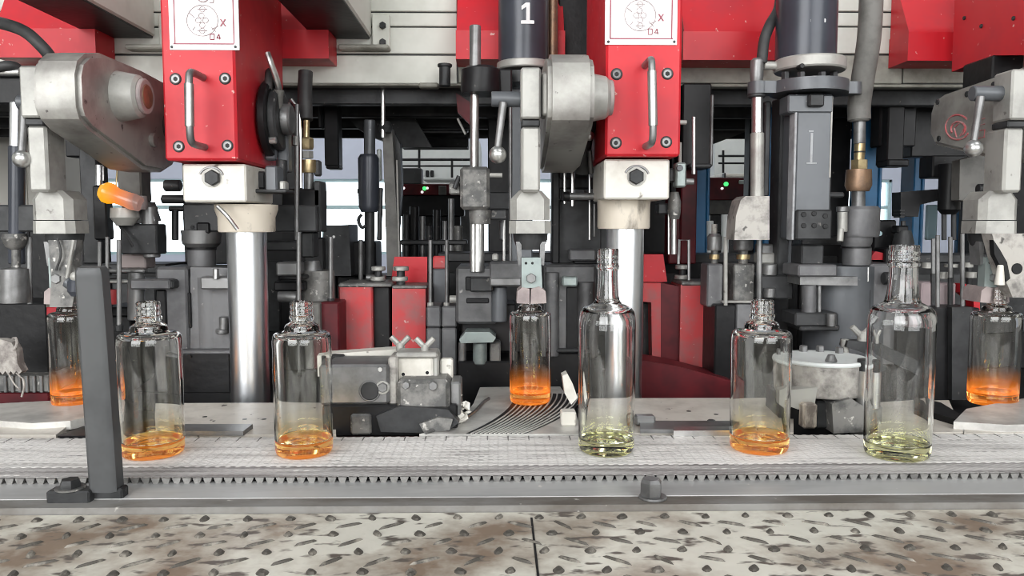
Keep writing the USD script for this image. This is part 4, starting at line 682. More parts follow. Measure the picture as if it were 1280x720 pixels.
thing('white_cabinet', 'cream electrical cabinet far behind the left edge', 'cabinet', [('body', B(-120, 66, 66, 262, 2.95, .3), 'wall_cream'), ('>plinth', cbox(xat(-118, 2.95), xat(64, 2.95), 2.96, 3.24, 0, zat(262, 2.95)), 'dark_steel'), ('door', B(-116, 72, 30, 258, 2.944, .008), 'wall_cream'), ('handle', B(24, 160, 27, 180, 2.935, .01), 'dark_steel')])
# hot parison and its gripper
pa_, pb_ = W(126, 238, 1.58), W(176, 254, 1.60); d_ = pb_ - pa_
par = lathe([(.004, -.004), (.014, .001), (.0205, .010), (.0205, .020), (.0155, .032), (.0150, .052), (.0165, .066), (.0140, .080)], 28)
par.apply_transform(trimesh.transformations.rotation_matrix(math.pi / 2, [0, 1, 0])); 
ang = math.atan2(-(pb_ - pa_)[2], (pb_ - pa_)[0])
par.apply_transform(trimesh.transformations.rotation_matrix(ang, [0, 1, 0])); par.apply_translation(pa_)
thing('hot_parison', 'glowing yellow-orange lump of hot glass left of the white clamp block', 'hot glass', [('=', par, 'hot_glass')], base=pa_ - [.006, 0, .0])
thing('glass_gripper', 'grey gripper arm holding the glowing lump of glass', 'gripper', [('jaw', L(172, 1.60, [(10, 262), (12, 256), (11, 245)], 18), 'jaw_mauve'), ('cup', L(156, 1.61, [(10, 282), (17, 272), (16, 260)], 22), 'cast_grey'), ('arm', P([(150, 262), (186, 252), (194, 276), (152, 282)], 1.63, .03), 'mid_steel'), ('body', B(150, 280, 196, 318, 1.62, .05), 'dark_steel'), ('wrist', CA((186, 258, 1.64), (190, 322, 1.64), 10), 'mid_steel'), ('cable', U([(148, 280, 1.61), (160, 298, 1.60), (166, 308, 1.6)], 1.6, 6), 'rubber')])
thing('guide_wires', 'thin bright needle above the glowing glass', 'needle', [('needle', CA((147, 206, 1.60), (145, 236, 1.60), 1.1, 8), 'brass')])
thing('sight_tube', 'slim upright glass sight tube beside the glowing glass', 'tube', [('tube', CA((124, 232, 1.61), (124, 206, 1.61), 4, 12), 'chrome'), ('wire', CA((129, 226, 1.605), (129, 208, 1.605), 1.2, 8), 'bright_steel'), ('holder', B(116, 232, 133, 300, 1.615, .03), 'black_oily')])
thing('guard_sheet', 'dark olive grey upright panel behind the big grey link on the left', 'panel', [('panel', B(100, 150, 122, 330, 1.68, .05), 'dark_steel'), ('panel', B(146, 190, 176, 252, 1.69, .05), 'hose_grey')])
for i, (x, t, b) in enumerate(((124.5, 302, 372), (134, 296, 384), (149, 300, 384))):
    thing('thin_rod', 'thin upright grey rod right of the leaning post, number %s from the left' % ('one', 'two', 'three')[i], 'rod', [('rod', CA((x, b + 30, 1.57), (x, t, 1.57), 3 if i == 2 else 2.4, 10), 'mid_steel'), ('foot', CA((x, b + 30, 1.57), (x, b + 22, 1.57), 5, 10), 'dark_steel')])
thing('fitting_rack', 'dark rack with pale crossbars and a red cup right of the leaning post', 'rack', [('crossbar', B(128, 336, 180, 341, 1.60, .02), 'mid_steel'), ('crossbar', B(130, 350, 176, 354, 1.61, .02), 'cast_grey'), ('crossbar', B(130, 344, 146, 349, 1.60, .02), 'dark_steel'), ('cup', L(138, 1.63, [(9, 380), (9, 362)], 16), 'red_dusty'), ('frame', B(128, 335, 132, 386, 1.62, .03), 'dark_steel'), ('box', B(150, 318, 182, 336, 1.66, .05), 'jaw_mauve')])

# ================================================================ between the left column and the red hoppers
thing('valve_unit', 'dark valve body with a pale pipe right of the left collar', 'valve', [('block', B(343, 256, 396, 290, 1.66, .08), 'dark_steel'), ('body', B(352, 236, 400, 258, 1.68, .07), 'black_oily'), ('pipe', CA((371, 300, 1.66), (371, 130, 1.66), 3, 12), 'mid_steel'), ('>socket', CA((369, 182, 1.66), (369, 170, 1.66), 5, 10), 'bright_steel'), ('side', B(392, 226, 401, 290, 1.68, .06), 'dark_steel'), ('lower', B(376, 290, 392, 322, 1.68, .05), 'dark_steel')])
thing('brass_fitting', 'brass pipe fitting hanging on a dark hose right of the round valve', 'pipe fitting', [('hose', U([(382, 90, 1.72), (381, 118, 1.71), (382, 150, 1.70)], 9, 12), 'rubber'), ('pipe', CA((383, 150, 1.70), (383, 172, 1.70), 4, 12), 'brass'), ('nut', L(384, 1.70, [(7, 187), (8, 184), (8, 174), (6, 172)], 6), 'brass'), ('nut', L(384, 1.70, [(7.5, 198), (7.5, 189)], 6), 'cast_grey'), ('body', L(385, 1.70, [(9, 216), (10, 212), (10, 200)], 16), 'brass'), ('tail', CA((386, 240, 1.70), (386, 216, 1.70), 6, 12), 'mid_steel'), ('bracket', B(392, 200, 400, 220, 1.70, .02), 'dark_steel')])
thing('hanging_tube', 'pale bent air tube beside the brass fitting', 'tube', [('tube', U([(364, 124, 1.69), (371, 136, 1.69), (375, 160, 1.69), (376, 235, 1.69)], 2.2, 8), 'bright_steel')])
thing('hanging_bar', 'black bar hanging down from the beam in front of the bright window', 'bar', [('bar', B(405, 112, 423, 208, 2.05, .05), 'black_oily'), ('foot', B(407, 206, 424, 211, 2.04, .05), 'black_oily')])
thing('hanging_bar', 'short black bar hanging beside the long one, near the brass fitting', 'bar', [('=', B(397, 112, 402, 160, 2.05, .03), 'black_oily')])
thing('scuffed_cylinder', 'scuffed grey cylinder behind the thin rods, right of the left chrome column', 'cylinder', [('cylinder', L(398, 1.74, [(20, 384), (20, 338)], 26), 'speckled_steel'), ('top', L(390, 1.74, [(12, 338), (9, 326)], 18), 'mid_steel'), ('block', B(345, 328, 372, 345, 1.66, .06), 'mid_steel'), ('clamp', B(349, 345, 378, 350, 1.64, .06), 'black_oily'), ('roller', CX(348, 372, 371, 7, 1.64), 'mid_steel'), ('box', B(342, 352, 380, 364, 1.68, .06), 'black_oily')])
for x, t, b, Yo, la in ((373.5, 290, 470, 1.62, 'nearest the left chrome column'), (413.5, 296, 379, 1.72, 'in front of the scuffed cylinder'), (451, 300, 470, 1.94, 'left of the stacked discs on the hopper')):
    thing('thin_rod', 'thin upright grey rod ' + la, 'rod', [('rod', CA((x, b, Yo), (x, t, Yo), 2.8, 10), 'mid_steel'), ('foot', CA((x, b + .4, Yo), (x, b - 6, Yo), 4.5, 10), 'dark_steel')])
thing('motor_box', 'dark box silhouetted against the bright window above the left hopper', 'box', [('body', P([(405, 282), (436, 281), (439, 345), (400, 345)], 1.95, .12), 'dark_steel'), ('screw', CY(417, 296, 2, 1.948, 1.96, 8), 'bright_steel'), ('side', B(380, 297, 405, 345, 1.93, .1), 'black_oily'), ('panel', B(430, 302, 470, 345, 2.0, .1), 'black_oily'), ('lug', CA((398, 236, 1.98), (398, 300, 1.98), 3, 8), 'dark_steel')])
thing('dark_box', 'dark red-brown box in front of the left red hopper', 'box', [('left_side', B(384, 379, 400, 460, 1.66, .1), 'hose_grey'), ('front', B(400, 378, 424, 460, 1.68, .1), 'dark_red')])
# hoppers
def disc_stack(cx, top, Y, r=10, m1='cast_grey'):
    return [('disc', L(cx, Y, [(r - 1, top + 5.4), (r, top + 4.5), (r, top + 1), (r - 1, top)], 20), m1), ('spacer', CA((cx, top + 14, Y), (cx, top + 5, Y), r * .5, 12), 'dark_steel'), ('disc', L(cx - 1, Y, [(r - 1, top + 18), (r, top + 17), (r, top + 13.6), (r - 1, top + 12.6)], 20), m1), ('stem', CA((cx, top + 27, Y), (cx, top + 17, Y), r * .55, 12), 'dark_steel')]
Yo = 1.76
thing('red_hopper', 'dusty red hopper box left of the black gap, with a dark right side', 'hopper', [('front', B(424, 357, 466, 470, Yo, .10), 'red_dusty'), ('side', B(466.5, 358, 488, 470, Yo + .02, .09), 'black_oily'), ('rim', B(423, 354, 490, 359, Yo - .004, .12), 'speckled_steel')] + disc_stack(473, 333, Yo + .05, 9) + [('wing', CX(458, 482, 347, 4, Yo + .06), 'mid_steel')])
thing('red_hopper', 'dusty red hopper box with stacked pale discs, right of the black gap', 'hopper', [('front', P([(490, 360), (532, 360), (532, 470), (490, 470)], Yo, .10), 'red_dusty'), ('rim', B(490, 357, 534, 361, Yo - .003, .10), 'speckled_steel')] + disc_stack(501, 333, Yo + .03, 10))
thing('red_board', 'bright red board standing behind the stacked discs', 'board', [('board', P([(493, 321), (534, 321), (534, 358), (488, 358)], Yo + .12, .012), 'red_paint'), ('post', B(500, 356, 528, 470, Yo + .125, .02), 'dark_steel')])
thing('red_board', 'small red plate behind the two thin rods, right of the bright red board', 'plate', [('plate', B(541, 320, 558, 336, Yo + .10, .012), 'red_dusty'), ('panel', B(541, 336, 558, 380, Yo + .09, .02), 'slate'), ('post', B(546, 380, 556, 470, Yo + .10, .02), 'dark_steel')])
for x, la in ((538, 'left'), (558.5, 'right')):
    thing('thin_rod', 'thin rod on the grey cabinet, %s of the pair by the small red plate' % la, 'rod', [('rod', CA((x, 382, 1.70), (x, 300, 1.70), 2.4, 10), 'mid_steel'), ('collar', CA((x, 384, 1.70), (x, 378, 1.70), 4, 10), 'cast_grey')])
thing('grey_cabinet', 'dark grey box with faint panel seams right of the second red hopper', 'box', [('panel', B(533, 383, 551, 409, 1.68, .1), 'mould_grey'), ('panel', B(552, 383, 571, 409, 1.68, .1), 'mould_grey'), ('panel', B(533, 410, 551, 470, 1.68, .1), 'mould_grey'), ('panel', B(552, 410, 571, 470, 1.68, .1), 'mould_grey'), ('clip', CX(562, 578, 374, 5, 1.66), 'cast_grey'), ('knob', CY(577, 396, 6, 1.66, 1.70), 'dark_steel')])
thing('red_hopper', 'pink-red hopper panel with a red lid, right of the right chrome column', 'hopper', [('front', P([(793, 354), (826, 354), (826, 500), (816, 500), (814, 378), (793, 376)], Yo, .1), 'red_dusty'), ('lid', P([(802, 318), (829, 318), (834, 352), (800, 354)], Yo + .06, .02), 'red_paint'), ('inner_side', B(798, 378, 816, 500, Yo + .04, .05), 'dark_steel')])
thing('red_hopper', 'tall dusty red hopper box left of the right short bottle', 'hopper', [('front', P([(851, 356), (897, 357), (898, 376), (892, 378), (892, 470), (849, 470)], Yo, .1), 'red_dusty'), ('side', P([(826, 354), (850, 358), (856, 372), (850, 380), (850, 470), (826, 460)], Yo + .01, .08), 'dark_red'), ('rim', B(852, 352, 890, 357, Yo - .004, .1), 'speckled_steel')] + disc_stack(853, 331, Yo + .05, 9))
thing('dark_tray', 'dark red sloping tray below the right hoppers', 'tray', [('=', P([(800, 500), (800, 450), (848, 458), (915, 476), (915, 500)], 1.62, .1), 'dark_red')])
thing('dark_box', 'black box between the tall red hopper and the right short bottle', 'box', [('front', B(893, 381, 919, 500, 1.66, .1), 'black_oily'), ('side', B(919, 379, 940, 500, 1.67, .1), 'mould_grey')])

# ================================================================ middle shafts and frames
thing('valve_shaft', 'speckled valve block on a tall steel shaft left of the middle hanger', 'valve', [('upper_rod', CA((594, 92, 1.60), (594, 32, 1.60), 7), 'mid_steel'), ('clamp_plate', L(601, 1.62, [(24, 118), (25, 112), (24, 88), (18, 84)], 26), 'black_oily'), ('>clamp_arm', B(590, 86, 640, 116, 1.62, .06), 'black_oily'), ('shaft', CA((593, 340, 1.62), (593, 118, 1.62), 5.5), 'bright_steel'), ('lower_shaft', CA((598, 340, 1.62), (598, 262, 1.62), 7.5), 'bright_steel'),
    ('block', B(575, 208, 612, 262, 1.59, .07, .006), 'speckled_steel'), ('ear', B(561, 228, 576, 243, 1.61, .04), 'speckled_steel'), ('ring', L(600, 1.62, [(13, 280), (14, 264), (13, 262)], 20), 'speckled_steel'), ('nut', CX(612, 628, 219, 3, 1.6), 'cast_grey'), ('spring_tube', CA((574, 220, 1.60), (568, 236, 1.60), 3), 'dark_steel'), ('pad', B(609, 262, 634, 275, 1.62, .05), 'dark_steel')])
thing('sensor_rod', 'bright little rod with a pale block right of the middle valve shaft', 'rod', [('rod', CA((630, 326, 1.66), (630, 275, 1.66), 1.8, 8), 'bright_steel'), ('block', B(615, 317, 623, 326, 1.60, .015), 'cast_grey'), ('plate', B(624, 276, 630, 300, 1.70, .01), 'mould_grey')])
thing('rear_post', 'blue-grey square post behind the middle hanger', 'post', [('post', B(637, 110, 666, 340, 1.70, .06), 'slate'), ('edge', B(636, 130, 640, 330, 1.695, .02), 'mid_steel')])
thing('pole', 'brownish pole right of the left numbered cylinder', 'pole', [('pole', CA((691, 90, 1.74), (691, -60, 1.74), 6), 'copper_brown'), ('cap', CA((691, 90, 1.74), (691, 80, 1.74), 8), 'dark_steel')])
thing('rod_guide', 'dark frame with small bright rods between the middle hanger and the right head', 'frame', [('upright', B(690, 205, 700, 330, 1.68, .05), 'black_oily'), ('crossbar', B(698, 222, 748, 236, 1.68, .04), 'black_oily'), ('rod', CA((706, 255, 1.66), (706, 205, 1.66), 1.8, 8), 'bright_steel'), ('rod', CA((716, 258, 1.66), (716, 205, 1.66), 2.6, 8), 'bright_steel'), ('rod', CA((737, 300, 1.66), (737, 190, 1.66), 1.6, 8), 'bright_steel'), ('rod', CA((743, 296, 1.66), (743, 255, 1.66), 1.4, 8), 'mid_steel'), ('axle', CX(710, 752, 245.5, 4.6, 1.60), 'mid_steel'), ('>axle_cap', CX(704, 712, 245.5, 6, 1.60), 'black_oily'), ('back_plate', B(690, 250, 752, 330, 1.70, .03), 'dark_steel'), ('block', B(712, 312, 745, 326, 1.66, .04), 'mould_grey'), ('lower_bar', B(718, 326, 750, 330, 1.655, .04), 'black_oily')])
thing('air_duct', 'dark corrugated duct beside the middle grey link', 'duct', [('duct', U([(745, 120, 1.55), (738, 150, 1.56), (730, 180, 1.58), (728, 216, 1.6)], 10, 12), 'rubber'), ('stripe', CA((737, 188, 1.56), (739, 216, 1.58), 3), 'mid_steel'), ('clip', SPH(737, 170, 6, 1.535), 'bright_steel')])
thing('dark_housing', 'tall dark housing between the left numbered cylinder and the right head', 'housing', [('housing', B(698, -60, 736, 230, 1.80, .05), 'black_oily'), ('edge', B(734, -60, 745, 130, 1.81, .04), 'dark_steel')])
# right of the right head
thing('switch_box', 'small pale grey switch box with a knob right of the right clamp block', 'switch box', [('box', B(845, 203, 858, 234, 1.55, .03), 'teal_grey'), ('>dial', CY(850, 210, 4, 1.546, 1.56), 'slate'), ('knob', CX(857, 867, 227, 4, 1.565), 'mid_steel'), ('conduit', CA((850, 204, 1.565), (850, 178, 1.565), 2.2, 8), 'cast_grey'), ('stud', CX(848, 858, 153, 3, 1.55), 'cast_grey'), ('bracket', B(836, 210, 846, 228, 1.565, .02), 'dark_steel')])
thing('dark_column', 'black column hanging from the beam right of the right red head', 'column', [('column', B(853, 104, 889, 208, 1.80, .08), 'black_oily'), ('edge', B(888, 118, 892, 208, 1.795, .02), 'mid_steel'), ('rod', CA((867, 218, 1.76), (867, 146, 1.76), 2.4, 10), 'bright_steel'), ('foot', B(862, 204, 890, 210, 1.79, .08), 'dark_steel')])
thing('red_pillar', 'dark red pillar behind the switch box', 'pillar', [('pillar', B(851, 208, 871, 330, 1.9, .06), 'dark_red'), ('front', B(836, 246, 851, 330, 1.91, .05), 'dark_red')])
thing('plunger', 'steel plunger with two rods below the switch box', 'plunger', [('head', L(843, 1.60, [(6, 274), (8, 266), (8, 252), (5, 240)], 18), 'speckled_steel'), ('rod', CA((842, 318, 1.60), (842, 272, 1.60), 3.4, 10), 'bright_steel'), ('rod', CA((836, 318, 1.61), (836, 262, 1.61), 1.8, 8), 'bright_steel'), ('arm', B(822, 254, 838, 268, 1.61, .03), 'dark_steel'), ('frame', U([(848, 330, 1.62), (849, 300, 1.62), (861, 300, 1.62), (861, 350, 1.62)], 2, 8, 0), 'mid_steel')])
for x, Yp_, a, b, la in ((878, 2.2, 200, 330, 'right of the dark red pillar'), (969, 2.1, 120, 330, 'left of the square post'), (1091, 2.1, 112, 330, 'behind the brass fittings'), (1150, 2.3, 110, 330, 'behind the right link')):
    w = {878: 9, 969: 13, 1091: 12, 1150: 7}[x]
    thing('blue_pillar', 'blue painted steel pillar ' + la, 'pillar', [('pillar', B(x - w, a, x + w, b, Yp_, .08), 'blue_paint'), ('flange', B(x + w - 4, a, x + w, b, Yp_ - .006, .02), 'blue_paint'), ('foot', cbox(xat(x - w, Yp_), xat(x + w, Yp_), Yp_ + .01, Yp_ + .07, ZB - .06, zat(b, Yp_)), 'blue_paint')])
# small valves right of the tall red hopper
Yv = 1.72
for cx, w, label in ((893, 9, 'small steel cup valve right of the stacked discs'), (929, 12, 'larger steel cup valve left of the bright shaft')):
    s_ = w / 10
    thing('cup_valve', label, 'valve', [('cup', L(cx, Yv, [(9 * s_, 313), (10 * s_, 310), (10 * s_, 296), (7 * s_, 292)], 20), 'mid_steel'), ('neck', CA((cx, 330, Yv), (cx, 312, Yv), 5 * s_, 12), 'speckled_steel'), ('collar', L(cx, Yv, [(7 * s_, 324), (7 * s_, 318)], 16), 'brass'), ('body', B(cx - 10 * s_, 330, cx + 12 * s_, 384, Yv - .03, .06), 'mould_grey' if w < 10 else 'speckled_steel'), ('top_stem', CA((cx, 294, Yv), (cx, 280, Yv), 4 * s_, 10), 'pale_speckled')])
thing('frame_rods', 'pale wire frame of upright rods around the larger cup valve', 'frame', [('rod', CA((907, 382, 1.66), (907, 296, 1.66), 2.6, 10), 'cast_grey'), ('rod', CA((949, 382, 1.66), (949, 290, 1.66), 3.6, 10), 'mid_steel'), ('bar', B(903, 376, 950, 379, 1.66, .02), 'cast_grey')])
thing('terminal_box', 'grey terminal box and knob left of the square post base', 'box', [('upper', B(952, 305, 968, 320, 1.70, .05), 'mid_steel'), ('plate', B(951, 316, 972, 330, 1.69, .05), 'cast_grey'), ('knob', CA((962, 344, 1.67), (962, 330, 1.67), 9), 'mid_steel'), ('knob', CA((983, 340, 1.68), (983, 328, 1.68), 7), 'teal_grey'), ('body', B(950, 344, 992, 374, 1.66, .1), 'dark_steel'), ('lower', CA((962, 372, 1.65), (962, 360, 1.65), 7), 'mid_steel')])
# right edge middle depth
thing('hanging_bar', 'black stepped bar hanging from the beam left of the emblem link', 'bar', [('bar', B(1110, 112, 1131, 206, 1.95, .06), 'black_oily'), ('foot', B(1110, 199, 1137, 208, 1.94, .06), 'black_oily'), ('upper', B(1100, 112, 1146, 183, 1.98, .05), 'black_oily')])
thing('dark_spindle', 'dark spindle with a side arm under the emblem link', 'spindle', [('body', L(1187, 1.75, [(8, 268), (13, 262), (13, 205)], 20), 'black_oily'), ('arm', P([(1126, 240), (1176, 236), (1176, 250), (1150, 256), (1148, 271), (1126, 270)], 1.77, .04), 'black_oily'), ('collar', B(1166, 194, 1214, 222, 1.76, .06), 'black_oily'), ('rod', CA((1180, 300, 1.75), (1180, 266, 1.75), 3, 10), 'dark_steel'), ('rod', CA((1192, 300, 1.75), (1192, 266, 1.75), 3, 10), 'dark_steel'), ('teeth', join(*[B(1125, 262 + i * 4, 1131, 264 + i * 4, 1.765, .03, .0005) for i in range(3)]), 'dark_steel')])
thing('rear_sheet', 'grey plate under the emblem link, left of the right hanger', 'plate', [('plate', P([(1200, 200), (1236, 190), (1236, 256), (1199, 250)], 1.66, .03), 'hose_grey'), ('knob', CX(1222, 1230, 236, 6, 1.5), 'dark_steel'), ('stem', CA((1226, 236, 1.51), (1226, 252, 1.66), 3), 'dark_steel')])
thing('blue_sheet', 'blue panel behind the dark spindle at the right', 'panel', [('panel', B(1198, 240, 1222, 300, 2.4, .03), 'blue_paint'), ('panel', B(1160, 256, 1172, 300, 2.45, .02), 'frame_aqua'), ('post', cbox(xat(1198, 2.4), xat(1222, 2.4), 2.405, 2.425, ZB - .06, zat(300, 2.4)), 'blue_paint')])
Yj = 1.62
for x, t, b, la in ((1166.5, 298, 345, 'shortest'), (1172, 294, 388, 'nearest the neck of the right tall bottle'), (1188, 296, 350, 'between the two long ones'), (1203, 292, 388, 'farthest right')):
    thing('thin_rod', 'thin grey rod behind the right tall bottle, ' + la, 'rod', [('rod', CA((x, b, Yj + (.03 if b < 360 else 0)), (x, t, Yj + (.03 if b < 360 else 0)), 2.6, 10), 'mid_steel'), ('foot', CA((x, b + 50, Yj + (.03 if b < 360 else 0)), (x, b - 3, Yj + (.03 if b < 360 else 0)), 3.2, 10), 'dark_steel')])
thing('stacked_fittings', 'pale stacked discs and mauve blocks between the thin rods on the right', 'fittings', [('disc', L(1160, Yj + .06, [(7, 335), (7, 328)], 14), 'cast_grey'), ('disc', L(1189, Yj + .07, [(8, 334), (8, 330)], 14), 'cast_grey'), ('disc', L(1209, Yj + .05, [(7, 334), (7, 328)], 14), 'cast_grey'), ('disc', L(1213, Yj + .04, [(7, 347), (7, 340)], 14), 'cast_grey'), ('disc', L(1179, Yj + .05, [(6, 348), (6, 340)], 14), 'cast_grey'), ('block', B(1152, 353, 1166, 386, Yj + .03, .08), 'mauve_plate'), ('block', B(1170, 354, 1195, 382, Yj + .04, .08), 'mauve_plate'), ('stem', CA((1189, 354, Yj + .07), (1189, 330, Yj + .07), 3), 'dark_steel'), ('stem', CA((1211, 372, Yj + .05), (1211, 328, Yj + .05), 3), 'dark_steel'), ('red_strip', P([(1203, 355), (1210, 355), (1225, 372), (1225, 392), (1218, 392), (1217, 376), (1203, 366)], Yj + .05, .03), 'red_paint'), ('base', B(1150, 385, 1225, 420, Yj + .02, .1), 'black_oily')])
thing('dark_box', 'large black box with a rounded top behind the gap right of the tall bottle', 'box', [('body', P([(1120, 500), (1120, 404), (1140, 390), (1186, 384), (1216, 384), (1222, 392), (1222, 500)], 1.60, .12), 'black_oily'), ('side', P([(1190, 384), (1214, 384), (1221, 400), (1221, 500), (1190, 500)], 1.585, .02), 'dark_steel')])
thing('camera_fitting', 'small dark turret fitting behind the mouth of the right tall bottle', 'fitting', [('base', L(1129, 1.80, [(12, 312), (13, 304), (9, 288)], 18), 'dark_steel'), ('head', B(1122, 282, 1136, 292, 1.79, .03), 'black_oily'), ('stem', CA((1129, 284, 1.80), (1129, 276, 1.80), 3, 8), 'dark_steel'), ('foot', B(1106, 310, 1150, 340, 1.79, .1), 'black_oily')])
thing('signal_unit', 'dark unit with a small blue lamp and red stripe left of the turret fitting', 'signal unit', [('body', B(1092, 275, 1120, 330, 1.84, .1), 'black_oily'), ('lamp', CY(1100, 292, 3.2, 1.832, 1.85, 12), 'frame_aqua'), ('stripe', P([(1088, 322), (1094, 314), (1103, 316), (1116, 322), (1116, 325), (1088, 325)], 1.80, .03), 'red_paint')])

# ================================================================ dark bodies of the machine behind
for l, t, r, b, Yd, la in ((60, 330, 210, 545, 2.02, 'behind the left hanging bottle'), (290, 302, 420, 545, 2.06, 'behind the scuffed cylinder'), (420, 345, 545, 545, 2.02, 'behind the red hoppers'), (545, 316, 700, 545, 2.02, 'behind the middle bottle'), (700, 112, 768, 545, 2.04, 'behind the left tall bottle'), (773, 318, 857, 545, 2.04, 'behind the right chrome column'), (860, 318, 1000, 545, 2.02, 'behind the cup valves'), (1000, 296, 1100, 545, 2.02, 'behind the square post'), (1100, 318, 1330, 545, 2.04, 'behind the right tall bottle'), (-160, 262, 60, 545, 2.02, 'behind the black box at the left edge')):
    w = r - l
    zm = ZB - .06
    thing('machine_block', 'black machine body block ' + la, 'machine body', [('body', cbox(xat(l, Yd), xat(r, Yd), Yd, Yd + .16, zm, zat(t + 10, Yd)), 'black_oily'), ('top_plate', B(l + 2, t, r - 2, t + 12, Yd + .01, .14), 'dark_steel'), ('panel', B(l + w * .1, t + 24, l + w * .46, b - 130, Yd - .006, .01), 'dark_steel'), ('panel', B(l + w * .54, t + 24, l + w * .9, b - 130, Yd - .006, .01), 'dark_steel')])
thing('machine_block', 'dark frame column behind the middle valve shaft', 'machine body', [('column', B(610, 137, 640, 330, 2.21, .08), 'black_oily'), ('brace', B(606, 240, 644, 262, 2.20, .05), 'dark_steel')])
thing('machine_block', 'dark frame columns between the right head and the black hanging column', 'machine body', [('column', B(745, 139, 765, 330, 2.24, .08), 'black_oily'), ('column', B(838, 139, 856, 330, 2.24, .08), 'black_oily'), ('plate', B(765, 140, 838, 330, 2.26, .04), 'black_oily')])
thing('machine_block', 'dark frame column behind the bright shaft', 'machine body', [('column', B(984, 137, 1062, 330, 2.21, .06), 'black_oily'), ('plate', B(936, 137, 956, 330, 2.21, .05), 'black_oily')])
thing('machine_block', 'dark frame behind the link at the right edge', 'machine body', [('column', B(1215, 137, 1330, 330, 2.21, .06), 'black_oily'), ('plate', B(1140, 126, 1215, 196, 2.06, .05), 'black_oily')])
thing('machine_block', 'dark frame column behind the left red head', 'machine body', [('column', B(228, 140, 372, 330, 2.26, .06), 'black_oily'), ('plate', B(80, 126, 205, 196, 2.06, .05), 'black_oily')])
# posts in the central opening
thing('dark_actuator', 'dark hydraulic actuator upright in the bright opening', 'actuator', [('rod', CA((462, 215, 1.98), (462, 150, 1.98), 7), 'slate'), ('barrel', L(461, 1.98, [(10, 265), (13, 258), (13, 198), (10, 193)], 22), 'blue_black'), ('>port', CX(447, 452, 239, 3, 1.98), 'dark_steel'), ('tail', CA((462, 345, 1.98), (462, 262, 1.98), 6), 'dark_steel'), ('hose', U([(452, 268, 1.97), (448, 275, 1.97), (452, 284, 1.97), (458, 282, 1.97)], 2, 8), 'dark_steel'), ('side_bar', CA((474, 300, 1.98), (476, 235, 1.98), 3), 'dark_steel')])
thing('olive_post', 'dark olive post with a thin steel rod in the central opening', 'post', [('post', P([(478, 160), (490, 160), (500, 345), (484, 345)], 1.96, .05), 'hose_grey'), ('brace', P([(490, 160), (500, 180), (502, 230), (494, 345), (488, 345)], 2.0, .04), 'dark_steel'), ('rod', CA((479, 172, 1.93), (479, 112, 1.93), 2.6, 10), 'bright_steel'), ('>cap', CA((479, 112, 1.93), (479, 106, 1.93), 5), 'cast_grey'), ('thin_rod', CA((499, 330, 1.94), (496, 200, 1.94), 1.2, 8), 'cast_grey'), ('pale_strip', B(471, 186, 477, 226, 2.0, .01), 'cabinet_white'), ('joint', L(482, 1.94, [(7, 166), (9, 160), (6, 152)], 14), 'dark_steel')])
thing('gusset', 'dark sloping gusset plate under the beam in the central opening', 'gusset', [('=', P([(420, 128), (502, 120), (540, 184), (520, 184), (500, 184), (462, 170), (446, 160)], 2.25, .04), 'dark_steel')])
thing('gusset', 'dark soffit panel with ridges under the beam, right part of the central opening', 'panel', [('panel', B(500, 150, 585, 184, 2.7, .1), 'dark_steel'), ('ridge', B(500, 128, 585, 140, 2.3, .05), 'dark_steel'), ('ridge', B(500, 158, 585, 164, 2.5, .05), 'mid_steel')])
thing('dark_red_bracket', 'dark red bracket with a pale lower edge left of the middle valve shaft', 'bracket', [('bracket', P([(570, 116), (588, 128), (588, 156), (572, 140)], 1.9, .03), 'dark_red'), ('edge', CA((572, 148, 1.9), (582, 168, 1.9), 1.5, 8), 'cast_grey')])
# far machine row with lamps
Yf_ = 3.4
thing('lamp_bar', 'dark red signal bar with small lamps in the central opening', 'signal bar', [('bar', B(499, 230, 580, 244, Yf_, .10), 'dark_red'), ('lamp', CY(504, 235, 2, Yf_ - .01, Yf_, 10), 'led_white'), ('lamp', CY(530.5, 235.5, 2.6, Yf_ - .01, Yf_, 10), 'led_green', 'green lamp'), ('lamp', CY(534, 235, 1.6, Yf_ - .012, Yf_, 10), 'led_white'), ('lamp', CY(527.5, 240, 1.7, Yf_ - .01, Yf_, 10), 'led_white'), ('lamp', CY(563, 235, 2, Yf_ - .01, Yf_, 10), 'led_white'), ('plate', B(548, 232, 558, 244, Yf_ - .005, .01), 'hose_grey'), ('base', B(499, 244, 580, 270, Yf_ + .02, .1), 'black_oily'), ('stand', cbox(xat(505, Yf_), xat(575, Yf_), Yf_ + .03, Yf_ + .1, 0, zat(270, Yf_)), 'black_oily')])
thing('control_box', 'grey box on the signal bar in the central opening', 'box', [('=', B(500, 210, 527, 230, Yf_ + .01, .08), 'mould_grey')])
thing('hand_rail', 'thin dark hand rail in front of the pale machine in the central opening', 'rail', [('rail', CA((494, 199.5, 3.9), (590, 199.5, 3.9), 1.6, 8), 'dark_steel'), ('rail', CA((494, 207.5, 3.9), (590, 207.5, 3.9), 1.2, 8), 'dark_steel'), ('stanchion', CA((524, 232, 3.9), (524, 186, 3.9), 1.6, 8), 'dark_steel'), ('stanchion', CA((565, 222, 3.9), (565, 198, 3.9), 1.5, 8), 'dark_steel'), ('leg', cbox(xat(523, 3.9), xat(525, 3.9), 3.89, 3.93, 0, zat(230, 3.9)), 'dark_steel')])
thing('white_machine', 'pale white machine cabinet far back in the central opening', 'machine', [('body', B(500, 176, 600, 258, 5.0, .6), 'cabinet_white'), ('shelf', B(528, 222, 580, 225, 4.6, .3), 'cabinet_white'), ('socket', B(532, 213, 536, 221, 4.98, .02), 'black_oily'), ('socket', B(538, 213, 542, 221, 4.98, .02), 'black_oily'), ('plinth', cbox(xat(502, 5.0), xat(598, 5.0), 5.02, 5.55, 0, zat(258, 5.0)), 'dark_steel')])
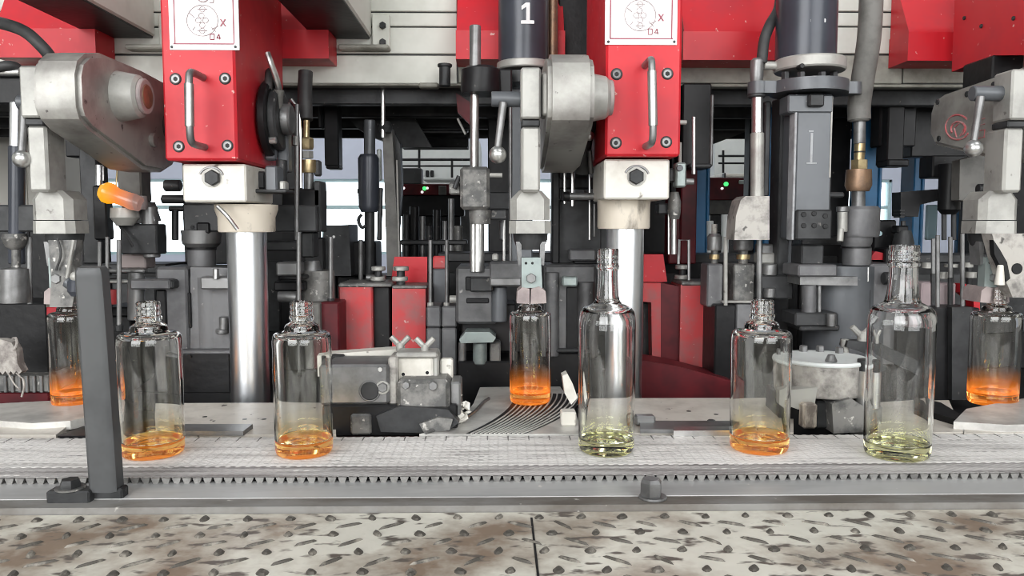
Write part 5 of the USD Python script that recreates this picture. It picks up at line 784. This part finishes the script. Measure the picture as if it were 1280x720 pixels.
thing('lamp_bar', 'dark signal bar with a green lamp left of the bright shaft', 'signal bar', [('bar', B(885, 222, 942, 250, Yf_, .1), 'dark_red'), ('lamp', CY(908, 230, 2.8, Yf_ - .01, Yf_, 10), 'led_green', 'green lamp'), ('lamp', CY(903, 235.5, 1.6, Yf_ - .01, Yf_, 10), 'led_white'), ('plate', B(924, 225, 932, 230, Yf_ - .006, .01), 'cabinet_white'), ('lower', B(885, 250, 942, 268, Yf_ + .02, .1), 'hose_grey'), ('stand', cbox(xat(890, Yf_), xat(938, Yf_), Yf_ + .03, Yf_ + .1, 0, zat(268, Yf_)), 'black_oily')])
thing('white_machine', 'pale white machine cabinet far back left of the bright shaft', 'machine', [('body', B(893, 170, 945, 260, 5.0, .6), 'cabinet_white'), ('shelf', B(902, 217, 945, 221, 4.6, .3), 'white_paint'), ('plinth', cbox(xat(895, 5.0), xat(943, 5.0), 5.02, 5.55, 0, zat(260, 5.0)), 'dark_steel')])
thing('hand_rail', 'thin dark hand rail left of the bright shaft', 'rail', [('rail', CA((898, 195, 3.9), (945, 195, 3.9), 1.4, 8), 'dark_steel'), ('rail', CA((898, 204, 3.9), (945, 204, 3.9), 1.2, 8), 'dark_steel'), ('stanchion', CA((904, 216, 3.9), (904, 188, 3.9), 1.5, 8), 'dark_steel'), ('leg', cbox(xat(903, 3.9), xat(905, 3.9), 3.89, 3.93, 0, zat(216, 3.9)), 'dark_steel')])
thing('red_crossbeam', 'dark red cross beam behind the lift shaft, above the pale cabinet', 'beam', [('beam', B(880, 117, 1090, 158, 2.55, .12), 'dark_red'), ('lower', P([(880, 158), (945, 158), (945, 160), (892, 180), (880, 180)], 2.56, .1), 'hose_grey')])
thing('small_cylinders', 'row of small dark cylinders under the signal bar in the central opening', 'cylinders', [('cylinder', CA((x, 345, 2.2), (x, t, 2.2), w, 12), m_) for x, t, w, m_ in ((508, 268, 4, 'dark_steel'), (518, 258, 6, 'black_oily'), (528, 270, 3.5, 'mid_steel'), (536, 282, 4, 'dark_steel'), (546, 262, 5, 'black_oily'), (556, 276, 3, 'mid_steel'), (564, 248, 4, 'mid_steel'), (573, 282, 6, 'speckled_steel'))] + [('bracket', B(500, 300, 584, 306, 2.18, .05), 'dark_steel')])
thing('small_cylinders', 'pair of pale cylinder heads behind the cup valves', 'cylinders', [('cylinder', CA((887, 330, 2.2), (887, 276, 2.2), 5, 12), 'cabinet_white'), ('cylinder', CA((906, 330, 2.2), (906, 268, 2.2), 5, 12), 'cabinet_white'), ('plate', B(880, 290, 950, 330, 2.22, .04), 'dark_steel')])
